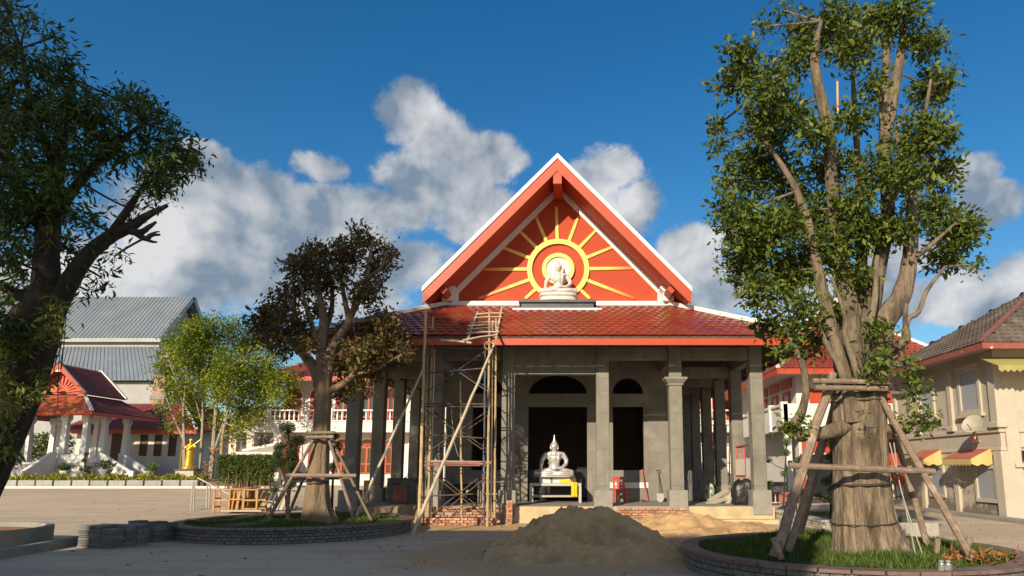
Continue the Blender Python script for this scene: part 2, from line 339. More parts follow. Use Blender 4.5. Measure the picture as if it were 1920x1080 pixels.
def curve(pts, k=5):                                 # Catmull-Rom through points (tuples of any length)
    P = [np.array(p, float) for p in pts]; P = [2*P[0]-P[1]]+P+[2*P[-1]-P[-2]]; out = []
    for i in range(1, len(P)-2):
        for j in range(k):
            t = j/k; a, b, c, d = P[i-1:i+3]
            out.append(.5*(2*b+(c-a)*t+(2*a-5*b+4*c-d)*t*t+(3*b-a-3*c+d)*t**3))
    out.append(P[-2]); return out
def leaf_mesh(name, m, pos, nrm, size, aspect=.45, droop=.0, jitter=.8):
    """many small folded leaves as one mesh; pos (n,3), nrm (n,3) outward hints, size (n,)"""
    n = len(pos); pos = np.asarray(pos); d = np.asarray(nrm)+rng.normal(0, jitter, (n, 3)); d[:, 2] -= droop
    d /= np.linalg.norm(d, axis=1)[:, None]+1e-9
    u = rng.normal(0, 1, (n, 3)); u[:, 2] += .8; s = np.cross(d, u); s /= np.linalg.norm(s, axis=1)[:, None]+1e-9
    w = np.cross(s, d); L_ = np.asarray(size)[:, None]; A = L_*aspect*.5
    V = np.empty((n, 4, 3)); mid = pos+d*L_*.48
    V[:, 0] = pos; V[:, 1] = mid+s*A+w*A*.3; V[:, 2] = pos+d*L_-w*L_*.08; V[:, 3] = mid-s*A+w*A*.3
    base = np.arange(n)[:, None]*4
    F = np.concatenate([base+np.array([[0, 1, 2]]), base+np.array([[0, 2, 3]])], 1).reshape(-1)
    me = bpy.data.meshes.new(name); me.vertices.add(4*n); me.vertices.foreach_set('co', V.reshape(-1))
    me.loops.add(6*n); me.loops.foreach_set('vertex_index', F.astype(np.int32))
    me.polygons.add(2*n); me.polygons.foreach_set('loop_start', np.arange(0, 6*n, 3, dtype=np.int32))
    me.update(); me.validate(); me.materials.append(m); return me
def ball(n, r):
    p = rng.normal(0, 1, (n, 3)); p /= np.linalg.norm(p, axis=1)[:, None]
    return p*(rng.random(n)**.45)[:, None]*np.asarray(r)
# ------------------------------------------------------------------ ground
def gz(y): return 0.018*min(max(y-25, 0), 35)
def concrete_ground():
    m = mat('yard_concrete', (.46, .365, .25), (.56, .45, .32), .35, .88, .25, 30, c3=(.40, .32, .22), s3=.12, t3=(.45, .7))
    nt = m.node_tree; N = nt.nodes; L = nt.links; b = N['Principled BSDF']
    src = b.inputs['Base Color'].links[0].from_socket
    g = N.new('ShaderNodeNewGeometry')
    def mixmul(a, f, col):
        x = N.new('ShaderNodeMix'); x.data_type = 'RGBA'; L.new(f, x.inputs[0]); L.new(a, x.inputs[6]); x.inputs[7].default_value = (*col, 1); return x.outputs[2]
    mp = N.new('ShaderNodeMapping'); L.new(g.outputs['Position'], mp.inputs[0]); mp.inputs['Scale'].default_value = (.25, 1.3, 1); mp.inputs['Rotation'].default_value = (0, 0, .12)
    n = N.new('ShaderNodeTexNoise'); n.inputs['Scale'].default_value = .9; n.inputs['Detail'].default_value = 9; L.new(mp.outputs[0], n.inputs['Vector'])
    r = N.new('ShaderNodeMapRange'); L.new(n.outputs[0], r.inputs[0]); r.inputs[1].default_value = .5; r.inputs[2].default_value = .72; r.inputs[4].default_value = .55
    c = mixmul(src, r.outputs[0], (.24, .215, .185))
    v = N.new('ShaderNodeTexNoise'); v.inputs['Scale'].default_value = 14; v.inputs['Detail'].default_value = 4; L.new(g.outputs['Position'], v.inputs['Vector'])
    r2 = N.new('ShaderNodeMapRange'); L.new(v.outputs[0], r2.inputs[0]); r2.inputs[1].default_value = .62; r2.inputs[2].default_value = .72; r2.inputs[4].default_value = .5
    c = mixmul(c, r2.outputs[0], (.2, .175, .14))
    # hairline cracks
    vo = N.new('ShaderNodeTexVoronoi'); vo.feature = 'DISTANCE_TO_EDGE'; vo.inputs['Scale'].default_value = .22
    nn = N.new('ShaderNodeTexNoise'); nn.inputs['Scale'].default_value = 1.2; nn.inputs['Detail'].default_value = 5; L.new(g.outputs['Position'], nn.inputs['Vector'])
    va = N.new('ShaderNodeVectorMath'); va.operation = 'MULTIPLY_ADD'; L.new(nn.outputs['Color'], va.inputs[0]); va.inputs[1].default_value = (1.6, 1.6, 0); L.new(g.outputs['Position'], va.inputs[2])
    L.new(va.outputs[0], vo.inputs['Vector'])
    r3 = N.new('ShaderNodeMapRange'); L.new(vo.outputs['Distance'], r3.inputs[0]); r3.inputs[1].default_value = 0; r3.inputs[2].default_value = .006; r3.inputs[3].default_value = .6; r3.inputs[4].default_value = 0
    c = mixmul(c, r3.outputs[0], (.15, .13, .11))
    # sand trodden and washed out around the heaps
    for cx_, cy_, r_ in ((-.4, 14.1, 3.4), (2.9, 18.0, 3.0), (-3.2, 20.6, 2.2)):
        dd = N.new('ShaderNodeVectorMath'); dd.operation = 'DISTANCE'; L.new(g.outputs['Position'], dd.inputs[0]); dd.inputs[1].default_value = (cx_, cy_, 0)
        ns = N.new('ShaderNodeTexNoise'); ns.inputs['Scale'].default_value = 1.1; ns.inputs['Detail'].default_value = 9; ns.inputs['Roughness'].default_value = .68; L.new(g.outputs['Position'], ns.inputs['Vector'])
        ma = N.new('ShaderNodeMath'); ma.operation = 'MULTIPLY_ADD'; L.new(ns.outputs[0], ma.inputs[0]); ma.inputs[1].default_value = -3.4; L.new(dd.outputs['Value'], ma.inputs[2])
        r5 = N.new('ShaderNodeMapRange'); L.new(ma.outputs[0], r5.inputs[0]); r5.inputs[1].default_value = r_-2.3; r5.inputs[2].default_value = r_-1.5; r5.inputs[3].default_value = .85; r5.inputs[4].default_value = 0
        c = mixmul(c, r5.outputs[0], (.45, .29, .14))
    # sawn joints between the poured bays
    for ax, size, off in ((0, 5.2, 1.3), (1, 5.6, 2.2)):
        sp = N.new('ShaderNodeSeparateXYZ'); L.new(g.outputs['Position'], sp.inputs[0])
        q = N.new('ShaderNodeMath'); q.operation = 'ADD'; L.new(sp.outputs[ax], q.inputs[0]); q.inputs[1].default_value = off
        w = N.new('ShaderNodeMath'); w.operation = 'PINGPONG'; L.new(q.outputs[0], w.inputs[0]); w.inputs[1].default_value = size/2
        r4 = N.new('ShaderNodeMapRange'); L.new(w.outputs[0], r4.inputs[0]); r4.inputs[1].default_value = .006; r4.inputs[2].default_value = .014; r4.inputs[3].default_value = .55; r4.inputs[4].default_value = 0
        c = mixmul(c, r4.outputs[0], (.17, .145, .115))
    L.new(c, b.inputs['Base Color']); return m
mb = MB(); xs = [-700, -60, -20, 20, 60, 700]; ys = [-80, -10, 10, 25, 60, 300, 1500]
mb.add([(x, y, gz(y)) for y in ys for x in xs], [(j*6+i, j*6+i+1, j*6+7+i, j*6+6+i) for j in range(len(ys)-1) for i in range(5)])
struct('ground', mb, concrete_ground())

# ------------------------------------------------------------------ tiles and bricks
def brick_mesh(d, m, name='brick'):
    b = MB(); b.box((0, 0, 0), d); me = b.mesh(name, m)
    bm = bmesh.new(); bm.from_mesh(me); bmesh.ops.bevel(bm, geom=list(bm.edges), offset=min(d)*.09, segments=1, affect='EDGES'); bm.to_mesh(me); bm.free(); return me
def tile_geo(w, l, t, arch, n=4):
    vs = []; 
    for k in (0, 1):                    # lower edge, upper edge
        for i in range(n+1):
            u = -1+2*i/n; vs.append((u*w/2, k*l, t*(1-k)+arch*(1-u*u)))
    low = [(-1+2*i/n) for i in range(n+1)]
    vs += [(u*w/2, 0.0, arch*(1-u*u)-t*.6) for u in low]
    N1 = n+1
    fs = [(i, i+1, N1+i+1, N1+i) for i in range(n)]+[(2*N1+i, 2*N1+i+1, i+1, i) for i in range(n)]
    return vs, fs
def tile_rows(o, u, s, W_of, length, tw, th, skip=lambda x, y: False):
    """tile positions on a slope: o lower middle of the eave, u along it, s up the slope; W_of(d) -> (left, right)"""
    o, u, s = Vector(o), Vector(u).normalized(), Vector(s).normalized(); n = u.cross(s)
    M_ = Matrix((u, s, n)).transposed(); out = []
    for j in range(int(length/th)):
        d = j*th; a, b = W_of(d+th*.5); k = int((b-a)/tw+1)+1; off = (j % 2)*tw*.5
        x = math.floor(a/tw)*tw+off
        while x < b:
            if x > a and x < b: out.append((o+u*x+s*d, j))
            x += tw
    return out, M_
def tile_stuff(name, pos, M_, m, parent, w, l, t, arch, n=3):
    b = MB(); vs, fs = tile_geo(w, l, t, arch, n)
    for p, j in pos:
        dz = random.uniform(-.004, .004); b.add([p+M_@Vector((v[0], v[1], v[2]+dz)) for v in vs], fs)
    me = bpy.data.meshes.new(name); me.from_pydata(b.v, [], b.f); me.materials.append(m)
    o = bpy.data.objects.new(name, me); COL.objects.link(o); o.parent = parent; o['kind'] = 'stuff'; return o

# ------------------------------------------------------------------ the unfinished hall
HX, HY, FL = -0.64, 22.0, 0.52
hall = thing('temple_hall', 'unfinished grey concrete temple hall with red tiled roof and orange sunburst gable', 'temple', (HX, HY, 0))
MB().bx(-6.95, 6.95, -.25, 20.4, -.2, FL).build('platform', floor_con, hall, bevel=.01)
MB().bx(-7.0, -3.6, -.30, -.252, -.1, FL-.012).build('platform_face', screed_stain, hall)
MB().bx(-3.598, 2.0, -.30, -.252, -.1, FL-.012).build('platform_face', screed, hall)
MB().bx(4.27, 7.0, -.30, -.252, -.1, FL-.012).build('platform_face', screed, hall)
MB().bx(4.3, 7.0, -.75, -.302, -.1, .13).build('step', screed, hall, bevel=.01)
MB().bx(1.9, 4.27, -.33, -.252, -.1, FL-.03).build('mortar_bed', mortar, hall)
bk = brick_mesh((.2, .09, .068), brick_mat)
for r in range(6):
    for i in range(11):
        x = 2.02+i*.215+(.1 if r % 2 else 0)
        if x < 4.2: piece('brick', bk, hall, (x, -.355+random.uniform(-.012, .01), .035+r*.079), (0, 0, random.uniform(-.03, .03)))
COLW = .42
def column(x, y, ped=True, cap=False, z1=5.72, front=False):
    a = COLW/2
    c = MB().bx(x-a, x+a, y-a, y+a, FL, z1).build('column', concrete_new, hall, bevel=.012)
    if ped:
        MB().bx(x-.3, x+.3, y-.34 if front else y-.3, y+.3, .25 if front else FL, 1.02).build('pedestal', concrete_cast, c, bevel=.012)
    if cap:
        b = MB()
        for k, (w, z) in enumerate(((.25, 4.42), (.27, 4.47), (.35, 4.60), (.37, 4.66))): pass
        prof = [(.22, 4.40), (.25, 4.42), (.25, 4.47), (.28, 4.50), (.36, 4.60), (.37, 4.61), (.37, 4.67)]
        vs = [(x+sx*r, y+sy*r, z) for r, z in prof for sx, sy in ((-1,-1),(1,-1),(1,1),(-1,1))]
        fs = [(i*4+j, i*4+(j+1) % 4, i*4+4+(j+1) % 4, i*4+4+j) for i in range(len(prof)-1) for j in range(4)]+[(0,1,2,3), tuple(len(vs)-4+j for j in range(4))]
        b.add(vs, fs).build('capital', concrete_cast, c)
    return c
for x in (-6.62, -3.95, -1.55, 1.55, 3.95, 6.62): column(x, 0, True, x == 3.95, front=True)
for k in range(1, 7):
    for sx in (-1, 1): column(sx*6.62, 2.8*k, True)
# beams
MB().bx(-1.34, 1.34, -.17, .17, 4.78, 5.70).build('lintel_beam', concrete_new, hall, bevel=.01)
for a, b in ((-6.41, -4.16), (-3.74, -1.76), (1.76, 3.74), (4.16, 6.41)):
    MB().bx(a, b, -.14, .14, 5.28, 5.70).build('beam', concrete_new, hall, bevel=.01)
for x in (-3.95, -1.55, 1.55, 3.95): MB().bx(x-.13, x+.13, .212, 2.69, 5.25, 5.69).build('beam', concrete_new, hall)
for k in range(6):
    for sx in (-1, 1): MB().bx(sx*6.62-.14, sx*6.62+.14, 2.8*k+.212, 2.8*(k+1)-.212, 5.28, 5.70).build('beam', concrete_new, hall)
for k in range(1, 7):
    for sx in (-1, 1): MB().bx(min(sx*4.2, sx*6.4), max(sx*4.2, sx*6.4), 2.8*k-.13, 2.8*k+.13, 5.05, 5.45).build('beam', concrete_new, hall)
# front wall of the inner room with its three openings
def front_wall():
    b = MB(); y0, y1 = 2.7, 2.95
    ops = [(-3.16, -2.02, 1.64), (-1.09, 1.09, FL), (2.04, 3.18, 1.64)]
    zs, zl, za, zt = 3.97, 4.45, .55, 7.7
    xs = [-4.1]+[q for o in ops for q in o[:2]]+[4.1]
    for i in range(0, 8, 2): b.bx(xs[i], xs[i+1], y0, y1, FL, zt)
    for x0, x1, zb in ops:
        if zb > FL: b.bx(x0, x1, y0, y1, FL, zb)
        b.bx(x0, x1, y0, y1, zs, zl)
        n = 14; cx, rx = (x0+x1)/2, (x1-x0)/2; rz = .6 if rx < .8 else .72
        for i in range(n):
            a0, a1 = math.pi*i/n, math.pi*(i+1)/n
            p0 = (cx-rx*math.cos(a0), zl+rz*math.sin(a0)); p1 = (cx-rx*math.cos(a1), zl+rz*math.sin(a1))
            b.prism([p0, p1, (p1[0], zt), (p0[0], zt)], 'y', y0, y1)
    return b
front_wall().build('front_wall', plaster_grey, hall)
for x0, x1 in ((-4.1, -3.88), (1.16, 1.9), (3.3, 4.1)): MB().bx(x0+.01, x1-.01, 2.66, 2.698, FL+.02, 3.9 if x1 > 3.2 else 1.5).build('wall_pilaster', plaster_grey, hall)
MB().bx(1.8, 4.08, 2.675, 2.699, 1.0, 1.2).build('skirting_band', white_paint, hall)
MB().bx(-4.1, -1.8, 2.675, 2.699, 1.0, 1.2).build('skirting_band', concrete_cast, hall)
for sx in (-1, 1): MB().bx(min(sx*4.098, sx*3.9), max(sx*4.098, sx*3.9), 2.952, 17.0, FL, 7.7).build('side_wall', plaster_grey, hall)
MB().bx(-3.898, 3.898, 12.0, 12.2, FL, 7.7).build('inner_wall', interior_dark, hall)
MB().bx(-3.898, 3.898, 2.952, 12.0, 5.9, 6.0).build('ceiling', interior_dark, hall)
MB().bx(-3.898, 3.898, 2.952, 12.0, FL+.002, FL+.01).build('inner_floor', interior_dark, hall)
# skirt roof
EZ, EY, EXH = 5.80, -1.55, 8.08; TZ, TY, TXH = 7.74, 2.45, 4.18; BY = 19.0
und = mat('roof_underside', (.1, .075, .055), (.16, .125, .095), 3, .9)
MB().slab([(-EXH, EY, EZ), (EXH, EY, EZ), (TXH, TY, TZ), (-TXH, TY, TZ)], .1).build('roof_deck', und, hall)
for sx in (-1, 1):
    MB().slab([(sx*EXH, EY, EZ), (sx*EXH, BY, EZ), (sx*TXH, BY-4, TZ), (sx*TXH, TY, TZ)], .1).build('roof_deck', und, hall)
sl_len = math.hypot(TY-EY, TZ-EZ); sv = Vector((0, TY-EY, TZ-EZ))
pos, MT = tile_rows((0, EY-.05, EZ+.02), (1, 0, 0), sv, lambda d: (-EXH+(EXH-TXH)*d/sl_len+.08, EXH-(EXH-TXH)*d/sl_len-.08), sl_len+.05, .312, .335)
tv, tf = tile_geo(.312, .42, .03, .022)
tme = bpy.data.meshes.new('roof_tile'); tme.from_pydata(tv, [], tf); tme.materials.append(tile_red)
for i, (p, j) in enumerate(pos[:300]):
    piece('roof_tile', tme, hall, p+Vector((0, 0, random.uniform(-.004, .004))), MT)
tile_stuff('roof_tile_field', pos[300:], MT, tile_red_i, hall, .312, .42, .03, .022, 4)
for sx in (-1, 1):
    u = (0, -sx, 0); s_ = Vector((-sx*(EXH-TXH), 0, TZ-EZ)); o_ = (sx*(EXH+.05), (EY+BY)/2, EZ+.02)
    half = (BY-EY)/2
    ps, M2 = tile_rows(o_, (0, sx, 0), s_, lambda d: (-half+4*d/sl_len, half-4*d/sl_len), sl_len, .312, .335)
    tile_stuff('roof_tile_field', ps, M2, tile_red_i, hall, .312, .42, .03, .022, 2)
for sx in (-1, 1):
    MB().beam((sx*(TXH-.02), TY-.0, TZ+.12), (sx*(EXH-.02), EY+.02, EZ+.1), .3, .16).build('hip_ridge', ridge_white, hall, bevel=.02)
MB().bx(-TXH-.2, TXH+.2, TY-.16, TY+.2, TZ-.02, TZ+.16).build('top_ridge', ridge_white, hall, bevel=.015)
MB().bx(-EXH-.02, EXH+.02, EY-.035, EY+.03, 5.50, 5.715).build('fascia_board', red_paint, hall, bevel=.008)
for sx in (-1, 1): MB().bx(min(sx*EXH, sx*(EXH+.05)), max(sx*EXH, sx*(EXH+.05)), EY+.04, BY, 5.50, 5.715).build('fascia_board', red_paint, hall)
for sx in (-1, 1):                                  # rafters showing under the side eaves
    for k in range(24):
        y = -.6+k*.75
        MB().beam((sx*6.85, y, 6.18), (sx*8.0, y, 5.62), .06, .12).build('rafter', und, hall)
for k in range(27):
    x = -7.6+k*.585
    if min(abs(x-c) for c in (-6.62, -3.95, -1.55, 1.55, 3.95, 6.62)) > .28: MB().beam((x, -1.48, 5.60), (x, .3, 6.47), .06, .12).build('rafter', und, hall)
# gable
GA, GC, GS = 13.12, 4.78, 1.055; GY = 1.05; WY = 2.66
gb = GA-GC*GS
for sx in (-1, 1):
    MB().slab([(0, GY+.06, GA-.06), (sx*GC, GY+.06, gb-.06), (sx*GC, 16.5, gb-.06), (0, 16.5, GA-.06)], .1).build('gable_roof', tile_red_i, hall)
    def strip(d0, d1, y0, y1, name, m, ext=0.0):      # a board following the gable slope, d measured down from the roof line
        x1 = GC+ext
        b = MB().prism([(0, GA-d0), (sx*x1, GA-x1*GS-d0), (sx*x1, GA-x1*GS-d1), (0, GA-d1)], 'y', y0, y1)
        return b.build(name, m, hall)
    strip(-.05, .14, GY-.04, GY+.10, 'barge_cap', ridge_white, .03)
    strip(.142, .62, GY, GY+.07, 'barge_board', red_paint)
    nb = 11
    for k in range(nb):
        y0 = GY+.07+(WY-GY-.07)*k/nb
        x1 = GC-.05
        MB().prism([(0, GA-.50), (sx*x1, GA-x1*GS-.50), (sx*x1, GA-x1*GS-.54), (0, GA-.54)], 'y', y0, y0+(WY-GY-.07)/nb-.012).build('soffit_board', red_paint, hall)
    strip(.545, .84, WY-.06, WY-.002, 'gable_trim', ridge_white)
    MB().prism([(sx*3.78, 7.86), (sx*4.06, 7.86), (sx*4.06, GA-.85-4.06*GS), (sx*3.78, GA-.85-3.78*GS)], 'y', WY-.06, WY-.002).build('gable_trim', ridge_white, hall)
    zc = GA-.56-4.15*GS
    MB().box((sx*4.12, (GY+WY)/2+.1, zc-.10), (.26, WY-GY-.25, .26), Euler((0, sx*R(46.5), 0))).build('purlin', red_paint, hall, bevel=.01)
    pl = MB().bx(sx*4.12-.2, sx*4.12+.2, 2.1, 2.62, 7.86, 8.2).build('bracket_pier', ridge_white, hall, bevel=.01)
    MB().prism([(sx*4.12-.2, 8.2), (sx*4.12+.2, 8.2), (sx*4.12+.3, 8.34), (sx*4.12+.3, 8.40), (sx*4.12-.3, 8.40), (sx*4.12-.3, 8.34)], 'y', 2.02, 2.62).build('capital', ridge_white, pl)
MB().bx(-.16, .16, GY+.03, WY-.07, GA-1.12, GA-.60).build('ridge_beam', red_paint, hall, bevel=.01)
MB().prism([(-3.9, 7.76), (3.9, 7.76), (3.9, GA-.6-3.9*GS), (0, GA-.6), (-3.9, GA-.6-3.9*GS)], 'y', WY, WY+.2).build('gable_wall', red_wall, hall)
MB().bx(-4.3, 4.3, WY-.1, WY-.003, 7.72, 7.96).build('base_band', ridge_white, hall, bevel=.01)
# sunburst
SZ = at(1043, 505, HY+WY).z
def sun_ray_mat():
    m = mat('sun_ray_paint', (.82, .56, .1), (.88, .63, .14), 2.0, .4)
    nt = m.node_tree; N = nt.nodes; L = nt.links; b = N['Principled BSDF']; src = b.inputs['Base Color'].links[0].from_socket
    g = N.new('ShaderNodeNewGeometry'); d = N.new('ShaderNodeVectorMath'); d.operation = 'DISTANCE'; L.new(g.outputs['Position'], d.inputs[0]); d.inputs[1].default_value = (HX, HY+WY, SZ)
    r = N.new('ShaderNodeMapRange'); L.new(d.outputs['Value'], r.inputs[0]); r.inputs[1].default_value = 1.8; r.inputs[2].default_value = 3.0
    x = N.new('ShaderNodeMix'); x.data_type = 'RGBA'; L.new(r.outputs[0], x.inputs[0]); L.new(src, x.inputs[6]); x.inputs[7].default_value = (.66, .12, .03, 1); L.new(x.outputs[2], b.inputs['Base Color'])
    return m
srm = sun_ray_mat()
for px, py in ((1043, 388), (1085, 405), (1117, 433), (1150, 463), (1197, 503), (1190, 560), (1106, 560), (1004, 405), (973, 432), (942, 464), (900, 505), (896, 560), (985, 560)):
    e = at(px, py, HY+WY); dx, dz = e.x-HX, e.z-SZ; L_ = math.hypot(dx, dz); ux, uz = dx/L_, dz/L_; a0 = 1.15
    w0, w1 = .07, .055
    poly = [(ux*a0-uz*w0, SZ+uz*a0+ux*w0), (ux*a0+uz*w0, SZ+uz*a0-ux*w0), (ux*L_+uz*w1, SZ+uz*L_-ux*w1), (ux*L_-uz*w1, SZ+uz*L_+ux*w1)]
    MB().prism(poly, 'y', WY-.05, WY-.002).build('sun_ray', srm, hall, bevel=.015)
MB().ring((0, SZ), 1.0, 1.19, WY-.09, WY-.002).build('sun_ring', gold_paint, hall, smooth=True)
MB().ring((0, SZ), .47, .62, WY-.11, WY-.002).build('halo_ring', gold_paint, hall, smooth=True)
b = MB(); b.v = [(.475*math.cos(2*math.pi*j/40), y, SZ+.475*math.sin(2*math.pi*j/40)) for y in (WY-.05, WY-.002) for j in range(40)]
b.f = [tuple(range(40)), tuple(range(79, 39, -1))]+[(j, j+40, (j+1) % 40+40, (j+1) % 40) for j in range(40)]
b.build('halo_disc', white_paint, hall)
# ledge that carries the statue
lz0 = at(1043, 579, HY+1.72).z; lz1 = at(1043, 563, HY+1.72).z
b = MB()
for z0, z1, w in ((lz0, lz0+.05, 1.36), (lz0+.05, lz1-.09, 1.33), (lz1-.09, lz1, 1.42)): b.bx(-w, w, 1.72-(w-1.33), WY-.11, z0, z1)
b.build('statue_ledge', slate, hall, bevel=.008)
MB().bx(-1.62, 1.62, 1.55, 2.3, lz0-.2, lz0-.003).build('ledge_base', ridge_white, hall, bevel=.01)

# ------------------------------------------------------------------ seated statue (one continuous body)
def buddha_mesh(name, voxel=.02):
    b = MB()
    def ell(c, r, n=14):
        prof = [(max(1e-3, math.sin(math.pi*i/10)), -math.cos(math.pi*i/10)) for i in range(11)]
        vs = [(c[0]+r[0]*q*math.cos(2*math.pi*j/n), c[1]+r[1]*q*math.sin(2*math.pi*j/n), c[2]+r[2]*h) for q, h in prof for j in range(n)]
        fs = [(i*n+j, i*n+(j+1) % n, (i+1)*n+(j+1) % n, (i+1)*n+j) for i in range(10) for j in range(n)]+[tuple(range(n-1, -1, -1)), tuple(10*n+j for j in range(n))]
        b.add(vs, fs)
    def limb(pts, rs):
        pts = curve([(*p, r) for p, r in zip(pts, rs)], 5); b.tube([p[:3] for p in pts], [p[3] for p in pts], 12)
        for p in (pts[0], pts[-1]): ell(p[:3], (p[3],)*3)
    # torso: hips, waist, chest, shoulders (front is -y)
    limb([(0, .06, .10), (0, .06, .25), (0, .05, .42), (0, .04, .60), (0, .04, .70)], [.235, .195, .18, .22, .15])
    ell((0, .02, .60), (.265, .15, .15)); ell((-.09, -.07, .60), (.1, .07, .075)); ell((.09, -.07, .60), (.1, .07, .075))
    limb([(-.25, .04, .69), (0, .04, .715), (.25, .04, .69)], [.085, .1, .085])
    limb([(0, .03, .70), (0, .015, .84)], [.08, .07])
    # legs crossed: wide knees, shins folded over in front
    for s in (-1, 1):
        limb([(s*.16, .05, .11), (s*.40, -.10, .10), (s*.55, -.20, .095)], [.15, .135, .105])
        limb([(s*.55, -.20, .09), (s*.30, -.36, .08), (s*-.02, -.36, .075 if s > 0 else .12)], [.10, .085, .06])
    limb([(.0, -.34, .15), (-.16, -.33, .185), (-.30, -.31, .18)], [.055, .05, .03])
    # arms: right hand over the knee, left hand in the lap (viewer's left is the statue's right)
    limb([(-.29, .04, .68), (-.40, .03, .50), (-.42, -.05, .38)], [.085, .075, .062])
    limb([(-.42, -.05, .38), (-.43, -.18, .28), (-.42, -.285, .21)], [.062, .052, .036])
    limb([(.29, .04, .68), (.395, .05, .50), (.38, .0, .36)], [.085, .075, .062])
    limb([(.38, .0, .36), (.27, -.15, .27), (.12, -.22, .235)], [.062, .052, .038])
    ell((-.42, -.315, .17), (.05, .03, .055))
    for k in range(4): limb([(-.455+k*.023, -.335, .15), (-.455+k*.023, -.345, .10), (-.455+k*.023, -.335, .065-.006*abs(k-1.5))], [.014, .0125, .010])
    limb([(-.375, -.32, .18), (-.365, -.335, .14)], [.015, .011])
    ell((.04, -.245, .225), (.085, .05, .028))
    for k in range(4): limb([(-.02, -.225-k*.022, .225), (-.09, -.23-k*.022, .228), (-.14, -.235-k*.02, .232)], [.014, .013, .010])
    limb([(.05, -.22, .245), (-.01, -.215, .262)], [.015, .011])
    # robe edge across the chest and hanging sash
    limb([(.25, -.07, .72), (.10, -.145, .60), (-.06, -.145, .50), (-.19, -.10, .40)], [.02, .018, .018, .016])
    limb([(.17, -.07, .72), (.15, -.16, .58), (.13, -.15, .42)], [.032, .03, .028])
    # head
    ell((0, .0, .955), (.108, .122, .14)); ell((0, -.035, .90), (.082, .085, .085)); ell((0, .02, .985), (.118, .125, .12))
    limb([(0, -.112, .965), (0, -.138, .915)], [.014, .022]); ell((0, -.108, .878), (.036, .02, .011)); ell((0, -.108, .865), (.03, .02, .010))
    for s in (-1, 1):
        ell((s*.042, -.102, .955), (.026, .02, .011)); limb([(s*.016, -.117, .975), (s*.05, -.11, .985), (s*.08, -.09, .972)], [.007, .008, .005])
        limb([(s*.118, .01, .99), (s*.126, .01, .93), (s*.116, .0, .855)], [.018, .02, .017])
    # hair cap, crown and flame finial
    ell((0, .025, 1.01), (.124, .128, .105)); ell((0, .02, 1.11), (.07, .07, .06))
    limb([(0, .02, 1.14), (0, .02, 1.20), (0, .02, 1.29), (0, .02, 1.36)], [.05, .034, .018, .006])
    me = b.mesh(name, marble)
    o = bpy.data.objects.new('tmp', me); COL.objects.link(o)
    rm = o.modifiers.new('r', 'REMESH'); rm.mode = 'VOXEL'; rm.voxel_size = voxel
    sm = o.modifiers.new('s', 'SMOOTH'); sm.factor = .5; sm.iterations = 2
    dg = bpy.context.evaluated_depsgraph_get(); dg.update()
    out = bpy.data.meshes.new_from_object(o.evaluated_get(dg)); out.name = name
    bpy.data.objects.remove(o, do_unlink=True); bpy.data.meshes.remove(me)
    out.polygons.foreach_set('use_smooth', [True]*len(out.polygons)); out.update()
    if not out.materials: out.materials.append(marble)
    return out
BUD = buddha_mesh('body', .0105)
def statue(label, loc, s, base, m=None):
    t = thing('seated_statue', label, 'statue', loc, 'white marble seated statues')
    w = base[0][0]; z = sum(q[2] for q in base); b = MB(); n = 48
    prof = [(1.06, 0), (1.08, .12), (.99, .17), (.95, .42), (1.0, .5), (1.04, .6), (.99, .78), (.92, .9), (.88, 1)]
    for q, h in prof:
        for k in range(n):
            a = 2*math.pi*k/n; ca, sa = math.cos(a), math.sin(a); e = (abs(ca)**3.2+abs(sa)**3.2)**(-1/3.2); pet = 1+(.025*abs(math.sin(a*9)) if .45 < h < .95 else 0)
            b.v.append((w*q*e*pet*ca, w*.62*q*e*pet*sa-.04, z*h))
    b.f = [(i*n+k, i*n+(k+1) % n, (i+1)*n+(k+1) % n, (i+1)*n+k) for i in range(len(prof)-1) for k in range(n)]+[tuple(range(n)), tuple((len(prof)-1)*n+k for k in range(n))]
    b.build('pedestal', m or marble, t, smooth=True)
    o = bpy.data.objects.new('body', BUD if m is None else BUD.copy()); COL.objects.link(o);
    if m: o.data.materials[0] = m
    o.parent = t; o.location = (0, 0, z-.06); o.scale = (s, s, s)
    return t
zt = at(1045, 482, HY+2.1).z; H_ = zt-lz1
s_ = (H_-.34)/1.30
statue('white marble seated statue on the dark ledge in front of the sunburst gable', (HX+.02, HY+2.1, lz1+.004), s_,
       [(.60*s_*1.05, 0, .10), (.60*s_, 0, .09), (.62*s_, 0, .09), (.56*s_, 0, .06)])
